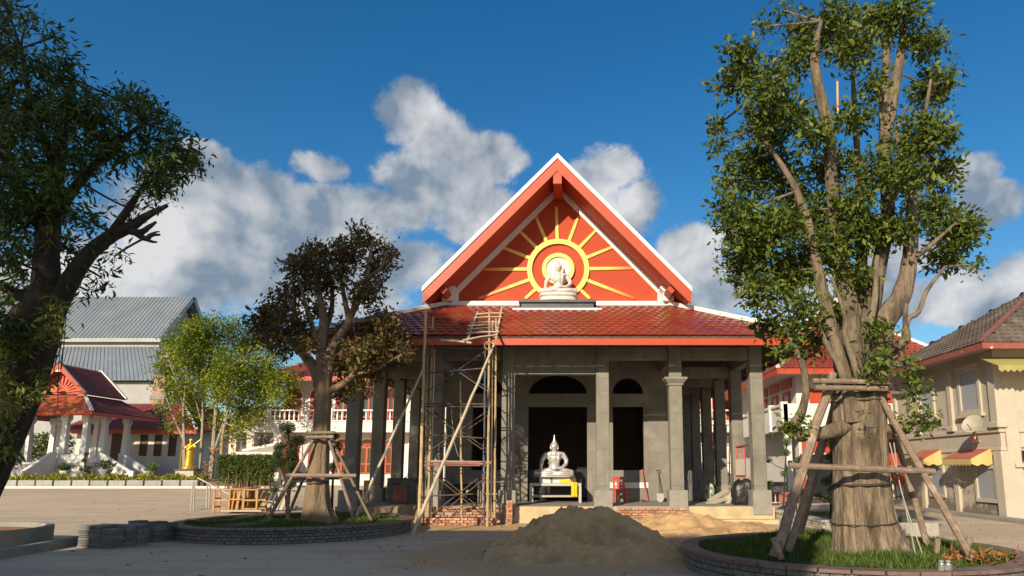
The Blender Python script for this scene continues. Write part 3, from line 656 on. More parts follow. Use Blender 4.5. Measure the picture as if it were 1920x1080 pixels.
# ------------------------------------------------------------------ generic parts of buildings
def hip_skirt(parent, cx, y0, y1, he, z0, cy0, cy1, ht, z1, m, tw=.3, th=.36, sides=('f', 'r', 'l'), w0=None, under=None, ridge=.2, rm=None, singles=0, sm=None, vis=()):
    """hipped skirt roof: eave rectangle cx+-he, y0..y1 at z0; upper rectangle cx+-ht, cy0..cy1 at z1 (local to parent)"""
    e = [(cx-he, y0, z0), (cx+he, y0, z0), (cx+he, y1, z0), (cx-he, y1, z0)]; t = [(cx-ht, cy0, z1), (cx+ht, cy0, z1), (cx+ht, cy1, z1), (cx-ht, cy1, z1)]
    side = {'f': 0, 'r': 1, 'b': 2, 'l': 3}
    one = None; left = singles
    for s in sides:
        i = side[s]; j = (i+1) % 4; a, b, c, d = [Vector(q) for q in (e[i], e[j], t[j], t[i])]
        MB().slab([a, b, c, d], .08).build('roof_deck', under or und, parent)
        u = (b-a).normalized(); mid = (a+b)/2; n = u.cross(((c+d)/2-mid)).normalized(); sv_ = n.cross(u); L_ = (d-a).dot(sv_); La = (b-a).length/2
        dl = (d-a).dot(u); dr = (c-b).dot(u)
        ps, M2 = tile_rows(mid+n*.02-sv_*.04, u, sv_, lambda q, La=La, dl=dl, dr=dr, L_=L_: (-La+dl*q/L_, La+dr*q/L_), L_, tw, th)
        if s in vis and left:                        # the nearest tiles one by one
            o_ = parent.location; ps.sort(key=lambda q: (q[0]+o_).length); k = min(left, singles if len(vis) == 1 else (singles*2//3 if s == vis[0] else singles//3)); left -= k
            if one is None:
                tv_, tf_ = tile_geo(tw, th*1.2, .035, .03, 2); one = bpy.data.meshes.new('roof_tile'); one.from_pydata(tv_, [], tf_); one.materials.append(sm)
            for q, j_ in ps[:k]: piece('roof_tile', one, parent, q, M2)
            ps = ps[k:]
        if ps: tile_stuff('roof_tile_field', ps, M2, m, parent, tw, th*1.2, .035, .03, 2)
    if ridge:
        for k in (0, 1):
            MB().beam(Vector(e[k])+Vector((0, 0, .08)), Vector(t[k])+Vector((0, 0, .1)), ridge, ridge*.6).build('hip_ridge', rm or ridge_white, parent)
def arch_poly(cx, w, z0, zs, rz, n=10):
    return [(cx-w/2, z0), (cx+w/2, z0)]+[(cx+w/2*math.cos(math.pi*i/n), zs+rz*math.sin(math.pi*i/n)) for i in range(n+1)]
def arch_frame(b, cx, w, z0, zs, rz, t, y0, y1, n=10):       # arched ring of thickness t plus jambs and sill
    o = arch_poly(cx, w, z0, zs, rz, n)[2:]; i_ = arch_poly(cx, w-2*t, z0, zs, rz-t, n)[2:]
    for k in range(n): b.prism([o[k], o[k+1], i_[k+1], i_[k]], 'y', y0, y1)
    b.bx(cx-w/2, cx-w/2+t, y0, y1, z0, zs); b.bx(cx+w/2-t, cx+w/2, y0, y1, z0, zs); return b
def arched_window(parent, cx, z0, w, h, y):
    rz = w*.5; zs = z0+h-rz; b = MB()
    arch_frame(b, cx, w, z0, zs, rz, w*.09, y-.10, y); b.bx(cx-w/2, cx+w/2, y-.10, y, zs-.05, zs+.06); b.bx(cx-w*.06, cx+w*.06, y-.098, y, z0, zs-.05)
    b.bx(cx-w/2+w*.09, cx+w/2-w*.09, y-.096, y, z0+h*.26, z0+h*.26+.1)
    b.bx(cx-w/2+w*.09, cx+w/2-w*.09, y-.094, y, z0, z0+.08)
    for s in (-1, 1): b.bx(cx+s*w*.36-w*.05, cx+s*w*.36+w*.05, y-.09, y, z0, zs)
    f = b.build('window_frame', red_paint, parent)
    MB().prism(arch_poly(cx, w*.9, z0+.02, zs, rz*.9), 'y', y-.03, y-.004).build('pane', pane_dark, f)
    b = MB()
    for k in range(7):
        a = math.pi*(k+.5)/7; r0, r1 = .10*w, .43*w
        b.beam((cx+r0*math.cos(a), y-.05, zs+.05+r0*math.sin(a)), (cx+r1*math.cos(a), y-.05, zs+.05+r1*math.sin(a)), .045*w, .03, (0, 1, 0))
    b.build('fan_light', red_paint, f)
    b = MB(); arch_frame(b, cx, w*1.24, z0, zs, rz*1.24, w*.11, y-.13, y-.002); b.build('window_surround', white_paint, f)
def rect_window(parent, x0, x1, z0, z1, y, fm, pm, t=.1, name='window_frame', axis='y', out=-1):
    b = MB()
    def bx(a, c, d0, d1, e, g):
        if axis == 'y': b.bx(a, c, min(y+out*d0, y+out*d1), max(y+out*d0, y+out*d1), e, g)
        else: b.bx(min(y+out*d0, y+out*d1), max(y+out*d0, y+out*d1), a, c, e, g)
    bx(x0, x0+t, 0, .07, z0, z1); bx(x1-t, x1, 0, .07, z0, z1); bx(x0+t, x1-t, 0, .07, z1-t, z1); bx(x0+t, x1-t, 0, .07, z0, z0+t)
    f = b.build(name, fm, parent); b = MB(); bx(x0+t*.9, x1-t*.9, .004, .02, z0+t*.9, z1-t*.9); b.build('pane', pm, f); return f

# ------------------------------------------------------------------ garden terrace on the far left
TZ0 = gz(46.3)+.40
struct('garden_terrace', MB().bx(-90, -23.3, 46.7, 100, .2, TZ0), soil_brown)
struct('terrace_kerb', MB().bx(-62, -22.6, 45.35, 45.9, gz(45)-.1, gz(45)+.15), white_wall)
sw = thing('stone_planter_wall', 'row of rough grey granite blocks edging the garden before the pavilion', 'planter wall', (-36, 46.3, gz(46)))
for k in range(17):
    x0 = -46.6+k*1.235; w = 1.12+random.uniform(-.02, .02)
    MB().bx(x0+36, x0+36+w, -.16, .3, -.1, .50+random.uniform(-.02, .02)).build('stone_block', stone_grey, sw, bevel=.02)
MB().bx(-11.2, 10.6, .05, .4, -.1, .38).build('backing', mortar_dark, sw)

# ------------------------------------------------------------------ red roofed pavilion
PY = 53.0; k_ = PY/47
ap = at(118, 684, PY); PX = ap.x
pav = thing('pavilion', 'white pillared pavilion with orange sunburst gable and stepped red tile roof', 'pavilion', (PX, PY, TZ0))
def pz(px, py, Y): return at(px, py, Y).z-TZ0
ez = pz(183, 771, PY-2.2); tz = pz(168, 741, PY); az = pz(118, 684, PY); fz = pz(120, 866, PY-1.4)
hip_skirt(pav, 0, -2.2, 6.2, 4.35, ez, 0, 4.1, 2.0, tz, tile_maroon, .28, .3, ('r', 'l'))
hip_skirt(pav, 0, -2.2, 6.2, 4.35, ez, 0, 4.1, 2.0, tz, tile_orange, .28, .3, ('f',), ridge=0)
b = MB(); b.bx(-4.38, 4.38, -2.26, -2.18, ez-.32, ez-.04); b.build('fascia_board', red_paint, pav)
for s in (-1, 1): MB().bx(min(s*4.3, s*4.38), max(s*4.3, s*4.38), -2.17, 6.2, ez-.32, ez-.04).build('fascia_board', red_dark, pav)
MB().bx(-2.15, 2.15, -.12, .12, tz-.02, tz+.18).build('top_ridge', ridge_white, pav)
gh = az-tz
for s in (-1, 1):
    MB().slab([(0, -.35, az), (s*2.35, -.35, az-2.35*1.0), (s*2.35, 4.4, az-2.35*1.0), (0, 4.4, az)], .1).build('gable_roof', und, pav)
    a_, b_ = Vector((s*2.35, 2.0, az-2.35)), Vector((0, 2.0, az)); sv_ = (b_-a_).normalized(); u = Vector((0, s, 0)); n = u.cross(sv_)
    ps, M2 = tile_rows(a_+n*.03, u, sv_, lambda d: (-2.3, 2.35), 3.3, .28, .3); tile_stuff('roof_tile_field', ps, M2, tile_maroon, pav, .28, .36, .035, .03, 2)
    MB().prism([(0, az+.12), (s*2.45, az-2.33), (s*2.45, az-2.68), (0, az-.36)], 'y', -.45, -.36).build('barge_board', red_paint, pav)
    MB().prism([(0, az+.24), (s*2.5, az-2.26), (s*2.5, az-2.37), (0, az+.125)], 'y', -.5, -.3).build('barge_cap', slate, pav)
    MB().beam((0.0, 4.38, az+.12), (s*2.45, 4.38, az-2.33), .22, .2).build('rear_ridge', ridge_white, pav)
MB().prism([(-1.95, tz+.1), (1.95, tz+.1), (0, az-.25)], 'y', .25, .35).build('gable_wall', red_dark, pav)
for k in range(11):
    a = math.pi*(k+.5)/11; r1 = 1.25 if abs(k-5) > 2 else 1.35
    MB().beam((.4*math.cos(a), .2, tz+.25+.4*math.sin(a)), (r1*1.15*math.cos(a), .2, tz+.25+r1*math.sin(a)), .12, .08, (0, 1, 0)).build('sun_ray', tile_orange, pav)
MB().lathe([(.34, -.04), (.34, .04)], n=20).build('sun_boss', red_paint, pav).location = (0, .18, tz+.3)
pav.children[-1].rotation_euler = (R(90), 0, 0)
MB().bx(-.22, .22, -.42, -.3, az-.62, az-.35).build('finial_block', white_paint, pav)
MB().bx(-3.7, 3.7, -1.5, 6.0, -.3, fz).build('floor_base', white_wall, pav, bevel=.02)
MB().bx(-3.85, 3.85, -1.62, -1.505, fz-.28, fz-.1).build('base_moulding', white_shade, pav)
def pillar(x, y):
    p = MB().add([(x+sx*r, y+sy*r, z) for r, z in ((.24, fz), (.17, ez-.35)) for sx, sy in ((-1,-1),(1,-1),(1,1),(-1,1))],
             [(0,1,5,4),(1,2,6,5),(2,3,7,6),(3,0,4,7),(4,5,6,7),(0,1,2,3)]).build('pillar', white_paint, pav)
    MB().bx(x-.28, x+.28, y-.28, y+.28, fz, fz+.3).build('pillar_base', white_paint, p)
    MB().add([(x+sx*r, y+sy*r, z) for r, z in ((.18, ez-.75), (.27, ez-.55), (.27, ez-.1)) for sx, sy in ((-1,-1),(1,-1),(1,1),(-1,1))],
             [(i*4+j, i*4+(j+1) % 4, i*4+4+(j+1) % 4, i*4+4+j) for i in (0, 1) for j in range(4)]+[(8, 9, 10, 11)]).build('capital', white_paint, p)
for x, y in ((-3.3, -1.1), (-1.7, -1.1), (1.7, -1.1), (3.3, -1.1), (3.3, .9), (3.3, 3.6), (-3.3, 1.6), (-3.3, 4.2), (1.5, 2.6), (-1.5, 2.6)): pillar(x, y)
b = MB(); ns = 9
for k in range(ns): b.bx(-1.45, 1.25, -1.5-(k+1)*.30, -1.5-k*.30, -.3, fz*(1-(k+1)/(ns+1)))
b.build('front_stairs', stone_grey, pav)
for x in (-1.75, 1.3):
    MB().prism([(-1.52, -.2), (-1.52, fz+.75), (-1.9, fz+.75), (-4.35, .75), (-4.6, .7), (-4.6, -.2)], 'x', x, x+.3).build('stair_wall', white_paint, pav, bevel=.02)
b = MB()
for k in range(ns): b.bx(3.7+k*.3, 3.7+(k+1)*.3, .1, 2.2, -.3, fz*(1-(k+1)/(ns+1)))
b.build('side_stairs', stone_grey, pav)
for y in (-.3, 2.2): MB().prism([(3.72, -.2), (3.72, fz+.75), (4.0, fz+.75), (6.5, .72), (6.75, .7), (6.75, -.2)], 'y', y, y+.28).build('stair_wall', white_paint, pav, bevel=.02)
for x0, x1 in ((1.62, 3.6), (-3.6, -1.8)): MB().bx(x0, x1, -1.45, -1.2, fz, fz+.55).build('balustrade', white_paint, pav)
# chapel body behind the pavilion
wz = pz(300, 803, PY+6)
MB().bx(-3.7, 6.0, 7.4, 18, -.3, wz).build('chapel_wall', white_shade, pav)
hip_skirt(pav, 1.2, 6.6, 19, 6.3, wz-.1, 10.4, 15.5, 2.6, wz+2.6, tile_maroon, .3, .32, ('f', 'r'))
MB().bx(-5.1, 7.52, 6.55, 6.62, wz-.45, wz-.1).build('fascia_board', red_dark, pav)
for x in (2.4, 3.7, 5.0): rect_window(pav, x-.32, x+.32, fz+.6, wz-.5, 7.39, door_wood, door_wood, .08)
MB().bx(-.5, .9, 7.34, 7.398, fz, fz+2.6).build('door', door_wood, pav)

# ------------------------------------------------------------------ big shed with grey metal roofs
Y1, YR = 88.0, 94.7
xr = at(302, 632, Y1).x; z1_ = at(302, 634, Y1).z; zr_ = at(357, 557, YR).z; xl = xr-46
shed = thing('metal_shed', 'long hall with two tiers of ribbed grey metal roof behind the pavilion', 'building', (xr, Y1, gz(88)))
def sheet(name, a, b, c, d, m, pitch=.55, t=.08):          # ribbed sheet: a-b along the eave, d-c along the ridge
    a, b, c, d = [Vector(q) for q in (a, b, c, d)]; n = (b-a).cross(d-a).normalized(); n = n if n.z > 0 else -n
    o = MB().slab([a, b, c, d], .06).build(name, m, shed, world=False)
    r = MB(); L_ = (b-a).length; kk = int(L_/pitch)
    for i in range(kk+1):
        f = i/kk; r.beam(a.lerp(b, f)+n*.02, d.lerp(c, f)+n*.02, .07, .1, n)
    r.build('roof_ribs', m, o); return o
g0 = gz(88)
zz1, zzr = z1_-g0, zr_-g0
sheet('upper_roof', (-46, 0, zz1), (0, 0, zz1), (0, YR-Y1, zzr), (-46, YR-Y1, zzr), metal_roof)
MB().slab([(-46, YR-Y1, zzr), (0, YR-Y1, zzr), (0, 2*(YR-Y1), zz1), (-46, 2*(YR-Y1), zz1)], .06).build('rear_roof', metal_roof, shed)
MB().prism([(1.2, zz1+.5), (2*(YR-Y1)-1.2, zz1+.5), (YR-Y1, zzr-.8)], 'x', -1.6, -1.5).build('gable_wall', metal_wall, shed)
for s, ya, yb in ((0, 0, YR-Y1), (1, 2*(YR-Y1), YR-Y1)): MB().beam((.02, ya, zz1-.1), (.02, yb, zzr-.1), .12, .7).build('barge_board', metal_roof, shed)
MB().bx(-46, .1, -.25, .1, zz1-.55, zz1-.05).build('gutter', metal_wall, shed)
MB().bx(-46, -.4, .4, 2*(YR-Y1)-.4, -.5, zz1-.4).build('wall', metal_wall, shed)
zl1 = at(300, 648, Y1-.5).z-g0; zl0 = at(280, 713, Y1-6).z-g0
sheet('lower_roof', (-46, -6, zl0), (6.5, -6, zl0), (.6, .35, zl1), (-46, .35, zl1), metal_roof)
MB().slab([(6.5, -6, zl0), (6.5, 18, zl0), (.6, 12, zl1), (.6, .35, zl1)], .06).build('end_roof', metal_roof, shed)
MB().bx(-46, 5.6, -5.2, -5.0, -.5, zl0-.1).build('lower_wall', metal_wall, shed)
ch = thing('brick_chimney', 'pinkish square brick chimney rising behind the pavilion roof', 'chimney', at(297, 800, 70))
b = MB(); za, zb = at(297, 800, 70).z, at(297, 705, 70).z
b.add([(sx*r, sy*r, z) for r, z in ((.75, -4), (.72, at(297, 748, 70).z-za), (.5, zb-za)) for sx, sy in ((-1,-1),(1,-1),(1,1),(-1,1))],
      [(i*4+j, i*4+(j+1) % 4, i*4+4+(j+1) % 4, i*4+4+j) for i in (0, 1) for j in range(4)]+[(8, 9, 10, 11)])
b.build('shaft', mat('pink_brick', (.32, .2, .15), (.42, .28, .22), 4, .9, .5, 12), ch)
MB().bx(-.8, .8, -.8, .8, at(297, 748, 70).z-za-.1, at(297, 745, 70).z-za+.12).build('collar', concrete_cast, ch)

# ------------------------------------------------------------------ long white two storey building behind the hall
BW = 50.0; bg_ = gz(50)+.2
wb = thing('white_building', 'long white two storey building with orange arched windows and balustraded balcony', 'building', (0, BW, bg_))
def bzv(py, Y=BW): return at(900, py, Y).z-bg_
xl_, xr_ = at(540, 760, BW).x, 15.0
zslab, zpar, zrail = bzv(810, 48.4), bzv(790, 48.4), bzv(768, 48.4)
zeav = bzv(704, 47.6)
MB().bx(xl_, xr_, 0, 12, -.6, zeav+.5).build('wall', white_wall, wb)
MB().bx(at(446, 800, 48.4).x, xr_, -1.55, -.002, zslab, zslab+.25).build('balcony_floor', white_wall, wb)
MB().bx(at(446, 800, 48.4).x, xr_, -1.6, -1.42, zslab-.02, zpar).build('balcony_parapet', white_wall, wb, bevel=.02)
MB().bx(at(446, 800, 48.4).x, xr_, -1.66, -1.4, zpar, zpar+.08).build('bottom_rail', white_paint, wb)
MB().bx(at(446, 800, 48.4).x, xr_, -1.66, -1.4, zrail-.1, zrail).build('handrail', white_paint, wb)
bal = MB().lathe([(.07, 0), (.07, .06), (.05, .1), (.085, .3), (.05, .5), (.045, .62), (.07, .66), (.07, zrail-zpar-.18)], n=8).mesh('baluster', white_paint, True)
for px in list(range(452, 800, 9))+list(range(1288, 1420, 9)):
    x = at(px, 780, 48.4).x
    piece('baluster', bal, wb, (x, -1.53, zpar+.08))
for px in (500, 620, 715, 800, 1330, 1420):
    x = at(px, 780, 48.4).x; MB().bx(x-.14, x+.14, -1.68, -1.38, zpar+.081, zrail+.12).build('balcony_post', white_paint, wb, bevel=.01)
for px in (551, 598, 645, 692, 739, 786, 1303, 1350, 1397, 1444):
    x = at(px, 760, BW).x; arched_window(wb, x, zslab+.35, 1.22, bzv(727)-zslab-.35, -.005)
    x = at(px-4, 860, BW).x; arched_window(wb, x, bzv(888), 1.22, bzv(824)-bzv(888), -.005)
for px in (520, 716, 1325):
    x = at(px, 860, BW).x; MB().bx(x-.2, x+.2, -.18, -.002, -.6, zslab-.01).build('pilaster', white_paint, wb)
hip_skirt(wb, (xl_+xr_)/2, -2.2, 14, (xr_-xl_)/2+1.2, zeav, 4.5, 9, (xr_-xl_)/2-4.5, zeav+3.6, tile_red_i, .34, .38, ('f', 'l'), ridge=.22)
MB().bx(xl_-1.2, xr_+1.2, -2.27, -2.19, zeav-.36, zeav-.05).build('fascia_board', red_paint, wb)
MB().bx(xl_-1.1, xr_+1.1, -2.18, 0, zeav-.2, zeav-.12).build('soffit', white_shade, wb)
# open carport under the left end of the balcony
for px in (437, 470, 520): 
    x = at(px, 850, 48.6).x; MB().bx(x-.28, x+.28, -1.6, -1.05, -.6, zslab-.005).build('carport_post', white_shade, wb, bevel=.01)
MB().bx(at(415, 850, 53).x, xl_-.01, 5, 5.2, -.6, zslab+2.4).build('carport_back_wall', interior_dark, wb)
MB().bx(at(446, 850, 48.4).x, xl_-.01, -.001, 5, zslab, zslab+.2).build('carport_roof', white_wall, wb)
MB().bx(at(446, 850, 48.4).x, xl_-.01, -.1, .1, zslab+.2, zrail-.3).build('terrace_wall', white_wall, wb)
rect_window(wb, at(476, 830, 52).x, at(516, 830, 52).x, bzv(852, 52), bzv(818, 52), 4.99, white_shade, pane_dark, .1)
aw = thing('lean_to_awning', 'low white edged sheet awning above the hedge under the white building', 'awning', at(487, 850, 46.5))
p0 = at(487, 850, 46.5); 
MB().slab([at(442, 850, 46)-p0, at(513, 850, 46)-p0, at(520, 834, 48)-p0, at(455, 846, 48)-p0], .08).build('sheet', wood_grey, aw)
MB().beam(at(442, 850, 46)-p0, at(513, 850, 46)-p0, .12, .18).build('edge_trim', white_paint, aw)
MB().beam(at(455, 845, 48)-p0, at(520, 832, 48)-p0, .12, .18).build('edge_trim', white_paint, aw)
for px in (448, 508): 
    q = at(px, 852, 46)-p0; MB().tube([q, (q.x, q.y, gz(46)-p0.z)], .05, 8).build('post', steel_dark, aw)

# ------------------------------------------------------------------ red roofed building behind the big tree on the right
RY = 36.0
rb = thing('red_roofed_building', 'white two storey building with steep red tile roof behind the large right tree', 'building', (15.9, RY, gz(36)))
def rz_(py, Y, px=1550): return at(px, py, Y).z-gz(36)
rez = rz_(690, RY-1.6, 1462); rsl = rz_(806, RY-1.0, 1480); rpr = rz_(757, RY-1.0, 1480)
MB().bx(-3.9, 3.9, 0, 14, -.5, rez+.6).build('wall', white_wall, rb)
hip_skirt(rb, 0, -1.6, 16, 5.3, rez, 3.0, 12, 1.5, rz_(606, RY+3.0, 1650), tile_red_i, .3, .32, ('f', 'l', 'r'), ridge=.25, singles=300, sm=tile_red, vis=('f',))
MB().bx(-5.33, 5.33, -1.67, -1.58, rez-.32, rez-.03).build('fascia_board', red_paint, rb)
MB().bx(-5.36, -5.28, -1.57, 16, rez-.32, rez-.03).build('fascia_board', red_paint, rb)
MB().bx(-5.2, 5.2, -1.5, 15, rez-.2, rez-.12).build('soffit', white_shade, rb)
gt = rz_(606, RY+3.0, 1650); ga = rz_(556, RY+2.4, 1650)
for s in (-1, 1):
    MB().slab([(0, 2.2, ga), (s*2.3, 2.2, gt-.15), (s*2.3, 12, gt-.15), (0, 12, ga)], .1).build('gable_roof', tile_red_i, rb)
    MB().beam((0, 2.15, ga+.05), (s*2.4, 2.15, gt-.12), .14, .2).build('barge_cap', ridge_white, rb)
    MB().beam((0, 2.2, ga-.18), (s*2.3, 2.2, gt-.33), .1, .3).build('barge_board', red_paint, rb)
MB().prism([(-1.9, gt-.2), (1.9, gt-.2), (0, ga-.2)], 'y', 2.6, 2.7).build('gable_wall', red_wall, rb)
MB().bx(-5.0, 5.0, -1.1, -.003, rsl, rsl+.2).build('balcony_floor', white_wall, rb)
MB().bx(-5.0, 5.0, -1.15, -1.0, rsl-.05, rpr).build('balcony_parapet', white_paint, rb, bevel=.015)
MB().bx(-5.0, -4.85, -.999, 9, rsl-.05, rpr-.25).build('balcony_parapet', white_paint, rb, bevel=.015)
MB().bx(-5.05, -4.8, -.9, 9, rpr-.12, rpr).build('handrail', white_paint, rb)
MB().bx(-4.849, -3.91, -.999, 9, rsl, rsl+.2).build('balcony_floor', white_wall, rb)
for y in (-1.0, 1.2, 3.4, 5.6, 7.8): MB().bx(-5.1, -4.75, y-.15, y+.15, rsl, rpr+.1).build('balcony_post', white_paint, rb, bevel=.01)
for y0 in (1.0, 3.2, 5.4): rect_window(rb, y0, y0+1.2, rsl+.3, rez-.9, -3.905, red_dark, white_shade, .2, axis='x')
for y0 in (.6, 2.9, 5.2): MB().bx(-3.96, -3.905, y0, y0+1.9, rez-.75, rez-.25).build('frieze_panel', red_dark, rb)
for x0 in (-3.2, -1.6, .2, 1.8): rect_window(rb, x0, x0+1.1, rsl+.3, rez-.9, -.005, red_paint, red_paint, .16)
for x0 in (-3.75, -2.55, -1.2, .9, 2.3): MB().bx(x0, x0+1.0, -.06, -.004, rsl-1.15, rsl-.45).build('frieze_panel', red_dark, rb)
for x0 in (-3.85, -2.0, .0, 2.0): MB().bx(x0, x0+.24, -.09, -.004, -.4, rsl-1.2).build('door_post', red_paint, rb)
MB().bx(-3.55, -2.2, -.03, -.004, -.4, rsl-1.25).build('door', pane_dark, rb)
MB().bx(-4.9, -4.6, -1.0, -.7, -.4, rsl-.06).build('ground_post', white_wall, rb)

# ------------------------------------------------------------------ cream house on the right
def stain(m):                     # mould creeping up in ragged blotches on the old plaster
    nt = m.node_tree; N = nt.nodes; L = nt.links; b = N['Principled BSDF']; src = b.inputs['Base Color'].links[0].from_socket
    g = N.new('ShaderNodeNewGeometry'); sp = N.new('ShaderNodeSeparateXYZ'); L.new(g.outputs['Position'], sp.inputs[0])
    n = N.new('ShaderNodeTexNoise'); n.inputs['Scale'].default_value = 1.3; n.inputs['Detail'].default_value = 10; n.inputs['Roughness'].default_value = .7; L.new(g.outputs['Position'], n.inputs['Vector'])
    k = N.new('ShaderNodeMath'); k.operation = 'MULTIPLY_ADD'; L.new(n.outputs[0], k.inputs[0]); k.inputs[1].default_value = -4.2; L.new(sp.outputs[2], k.inputs[2])
    r = N.new('ShaderNodeMapRange'); L.new(k.outputs[0], r.inputs[0]); r.inputs[1].default_value = -1.75; r.inputs[2].default_value = -1.2; r.inputs[3].default_value = .85; r.inputs[4].default_value = 0
    x = N.new('ShaderNodeMix'); x.data_type = 'RGBA'; L.new(r.outputs[0], x.inputs[0]); L.new(src, x.inputs[6]); x.inputs[7].default_value = (.13, .11, .085, 1); L.new(x.outputs[2], b.inputs['Base Color'])
stain(cream_wall)
ridge_dull = mat('dull_red_ridge', (.16, .065, .05), (.22, .1, .08), 3, .9)
hs = thing('cream_house', 'old cream stained two storey house with dark grey tiled roof at the right edge', 'house', (14.6, 23.0, 0))
hez = at(1855, 642, 22.2).z
hz = lambda px, py: at(px, py, 14.6*1250/(px-1078)).z          # height on the side wall
MB().bx(0, 9.5, 0, 7.4, -.3, hez-.02).build('wall', cream_wall, hs)
sc_z = hz(1800, 812)
MB().bx(-.07, 9.5, -.07, 7.45, sc_z-.09, sc_z+.06).build('string_course', cream_trim, hs, bevel=.02)
MB().bx(-.05, 9.5, -.05, 7.43, sc_z-.72, sc_z-.6).build('string_course', cream_wall, hs, bevel=.02)
MB().bx(-.04, 9.5, -.04, 7.41, -.3, .22).build('plinth', cream_wall, hs, bevel=.01)
for y0, w in ((-.12, .45), (2.62, .32), (5.1, .32), (7.1, .32)):
    p = MB().bx(-.11, .2, y0, y0+w, -.3, sc_z-.73).build('pilaster', cream_trim, hs, bevel=.02)
    MB().bx(-.1, .2, y0+.02, y0+w-.02, sc_z+.07, hez-.5).build('upper_pilaster', cream_trim, p, bevel=.02)
    MB().bx(-.16, .2, y0-.05, y0+w+.05, sc_z+.07, sc_z+.28).build('pilaster_base', cream_trim, p, bevel=.02)
MB().bx(.15, .6, -.115, .2, -.3, hez-.5).build('front_pilaster', cream_trim, hs, bevel=.02)
def ywin(px): return 14.6*1250/(px-1078)-23.0
for a, b_, c, d in ((1753, 1729, 716, 782), (1841, 1805, 695, 772)):
    px = (a+b_)/2; f = rect_window(hs, ywin(a)-.1, ywin(b_)+.1, hz(px, d)-.08, hz(px, c)+.08, -.002, cream_trim, pane_pale, .15, axis='x')
    MB().bx(-.16, 0, ywin(a)-.2, ywin(b_)+.2, hz(px, d)-.2, hz(px, d)-.08).build('sill', cream_trim, f); MB().bx(-.13, 0, ywin(a)-.16, ywin(b_)+.16, hz(px, c)+.08, hz(px, c)+.2).build('hood', cream_trim, f)
for a, b_, c, d, aw0, aw1, awz, awb in ((1760, 1736, 872, 932, 1762, 1722, 845, 871), (1857, 1822, 872, 942, 1856, 1795, 843, 871)):
    px = (a+b_)/2; ya, yb = ywin(a), ywin(b_)
    rect_window(hs, ya-.1, yb+.1, hz(px, d), hz(px, c), -.003, cream_trim, pane_pale, .13, axis='x')
    y0, y1 = ywin(aw0)+.1, ywin(aw1)-.05; zt, zb = hz(px, awz)+.05, hz(px, awb)
    A = thing('window_awning', 'small yellow scalloped awning with faded red top over the %s ground floor window' % ('farther' if px < 1800 else 'nearer'), 'awning', (14.6, 23.0, 0), 'awnings on the cream house')
    MB().slab([(-.01, y0, zt), (-.01, y1, zt), (-.75, y1, zb+.22), (-.75, y0, zb+.22)], .02).build('top', awning_red, A)
    b = MB(); n = 9
    for i in range(n):
        q0, q1 = y0+(y1-y0)*i/n, y0+(y1-y0)*(i+1)/n
        b.prism([(q0, zb+.2), (q1, zb+.2), (q1, zb+.03), ((q0+q1)/2, zb-.05), (q0, zb+.03)], 'x', -.765, -.75)
    b.build('valance', awning_yel, A)
    for yy in (y0-.012, y1):
        b = MB(); b.prism([(-.02, zt-.02), (-.75, zb+.2), (-.75, zb+.02), (-.56, zb-.05), (-.38, zb+.02), (-.2, zb-.05), (-.02, zb+.02)], 'y', yy, yy+.012); b.build('side', awning_yel, A)
# roof of the house
ex0, ex1, ey0, ey1 = -.8, 9.4, -.8, 7.5; rx, ry0, ry1, rzz = 4.3, 3.2, 3.5, hez+3.05
hip_skirt(hs, 4.3, ey0, ey1, 5.1, hez, ry0, ry1, .05, rzz, tile_grey, .26, .3, ('f', 'l', 'r', 'b'), ridge=.16, rm=ridge_dull, singles=300, sm=tile_grey_o, vis=('l', 'f'))
MB().bx(ex0-.05, ex0, ey0-.02, ey1, hez-.22, hez-.02).build('fascia_board', fascia_worn, hs)
MB().bx(ex0-.05, ex1, ey0-.07, ey0-.02, hez-.22, hez-.02).build('fascia_board', fascia_worn, hs)
MB().bx(ex0+.02, -.005, ey0+.02, ey1, hez-.1, hez-.05).build('soffit', cream_wall, hs); MB().bx(0, 9.4, ey0+.02, -.005, hez-.1, hez-.05).build('soffit', cream_wall, hs)
# front: green-yellow upper awning and barred window
olive = mat('olive_awning', (.3, .27, .085), (.38, .34, .12), 3, .7)
A = thing('front_awning', 'olive yellow awning with fringe on the sunlit front of the cream house', 'awning', (14.6, 23.0, 0))
q = at(1868, 685, 22.0)-Vector((14.6, 23, 0)); q2 = at(1868, 672, 22.0)-Vector((14.6, 23, 0))
MB().slab([(q.x, -1.1, q.z), (q.x+4, -1.1, q.z+.0), (q.x+4, -.01, q.z+.45), (q.x, -.01, q.z+.45)], .03).build('top', olive, A)
b = MB()
for i in range(20): b.prism([(q.x+i*.2, q.z), (q.x+i*.2+.2, q.z), (q.x+i*.2+.2, q.z-.16), (q.x+i*.2+.1, q.z-.24), (q.x+i*.2, q.z-.16)], 'y', -1.115, -1.1)
b.build('valance', olive, A)
fw = at(1903, 838, 23.0).x-14.6; f = rect_window(hs, fw, fw+1.1, at(1910, 868, 23).z, at(1910, 838, 23).z, -.003, steel_red, pane_dark, .05)
for i in range(6): MB().bx(fw+.1+i*.17, fw+.14+i*.17, -.09, -.06, at(1910, 868, 23).z+.04, at(1910, 838, 23).z-.04).build('window_bar', steel_red, f)
MB().bx(fw-.15, fw+1.2, -.2, -.003, at(1910, 876, 23).z, at(1910, 868, 23).z-.01).build('sill', cream_trim, f)
struct('house_kerb', MB().bx(13.85, 14.3, 16.5, 33, -.1, .13), concrete_cast, bevel=.02)
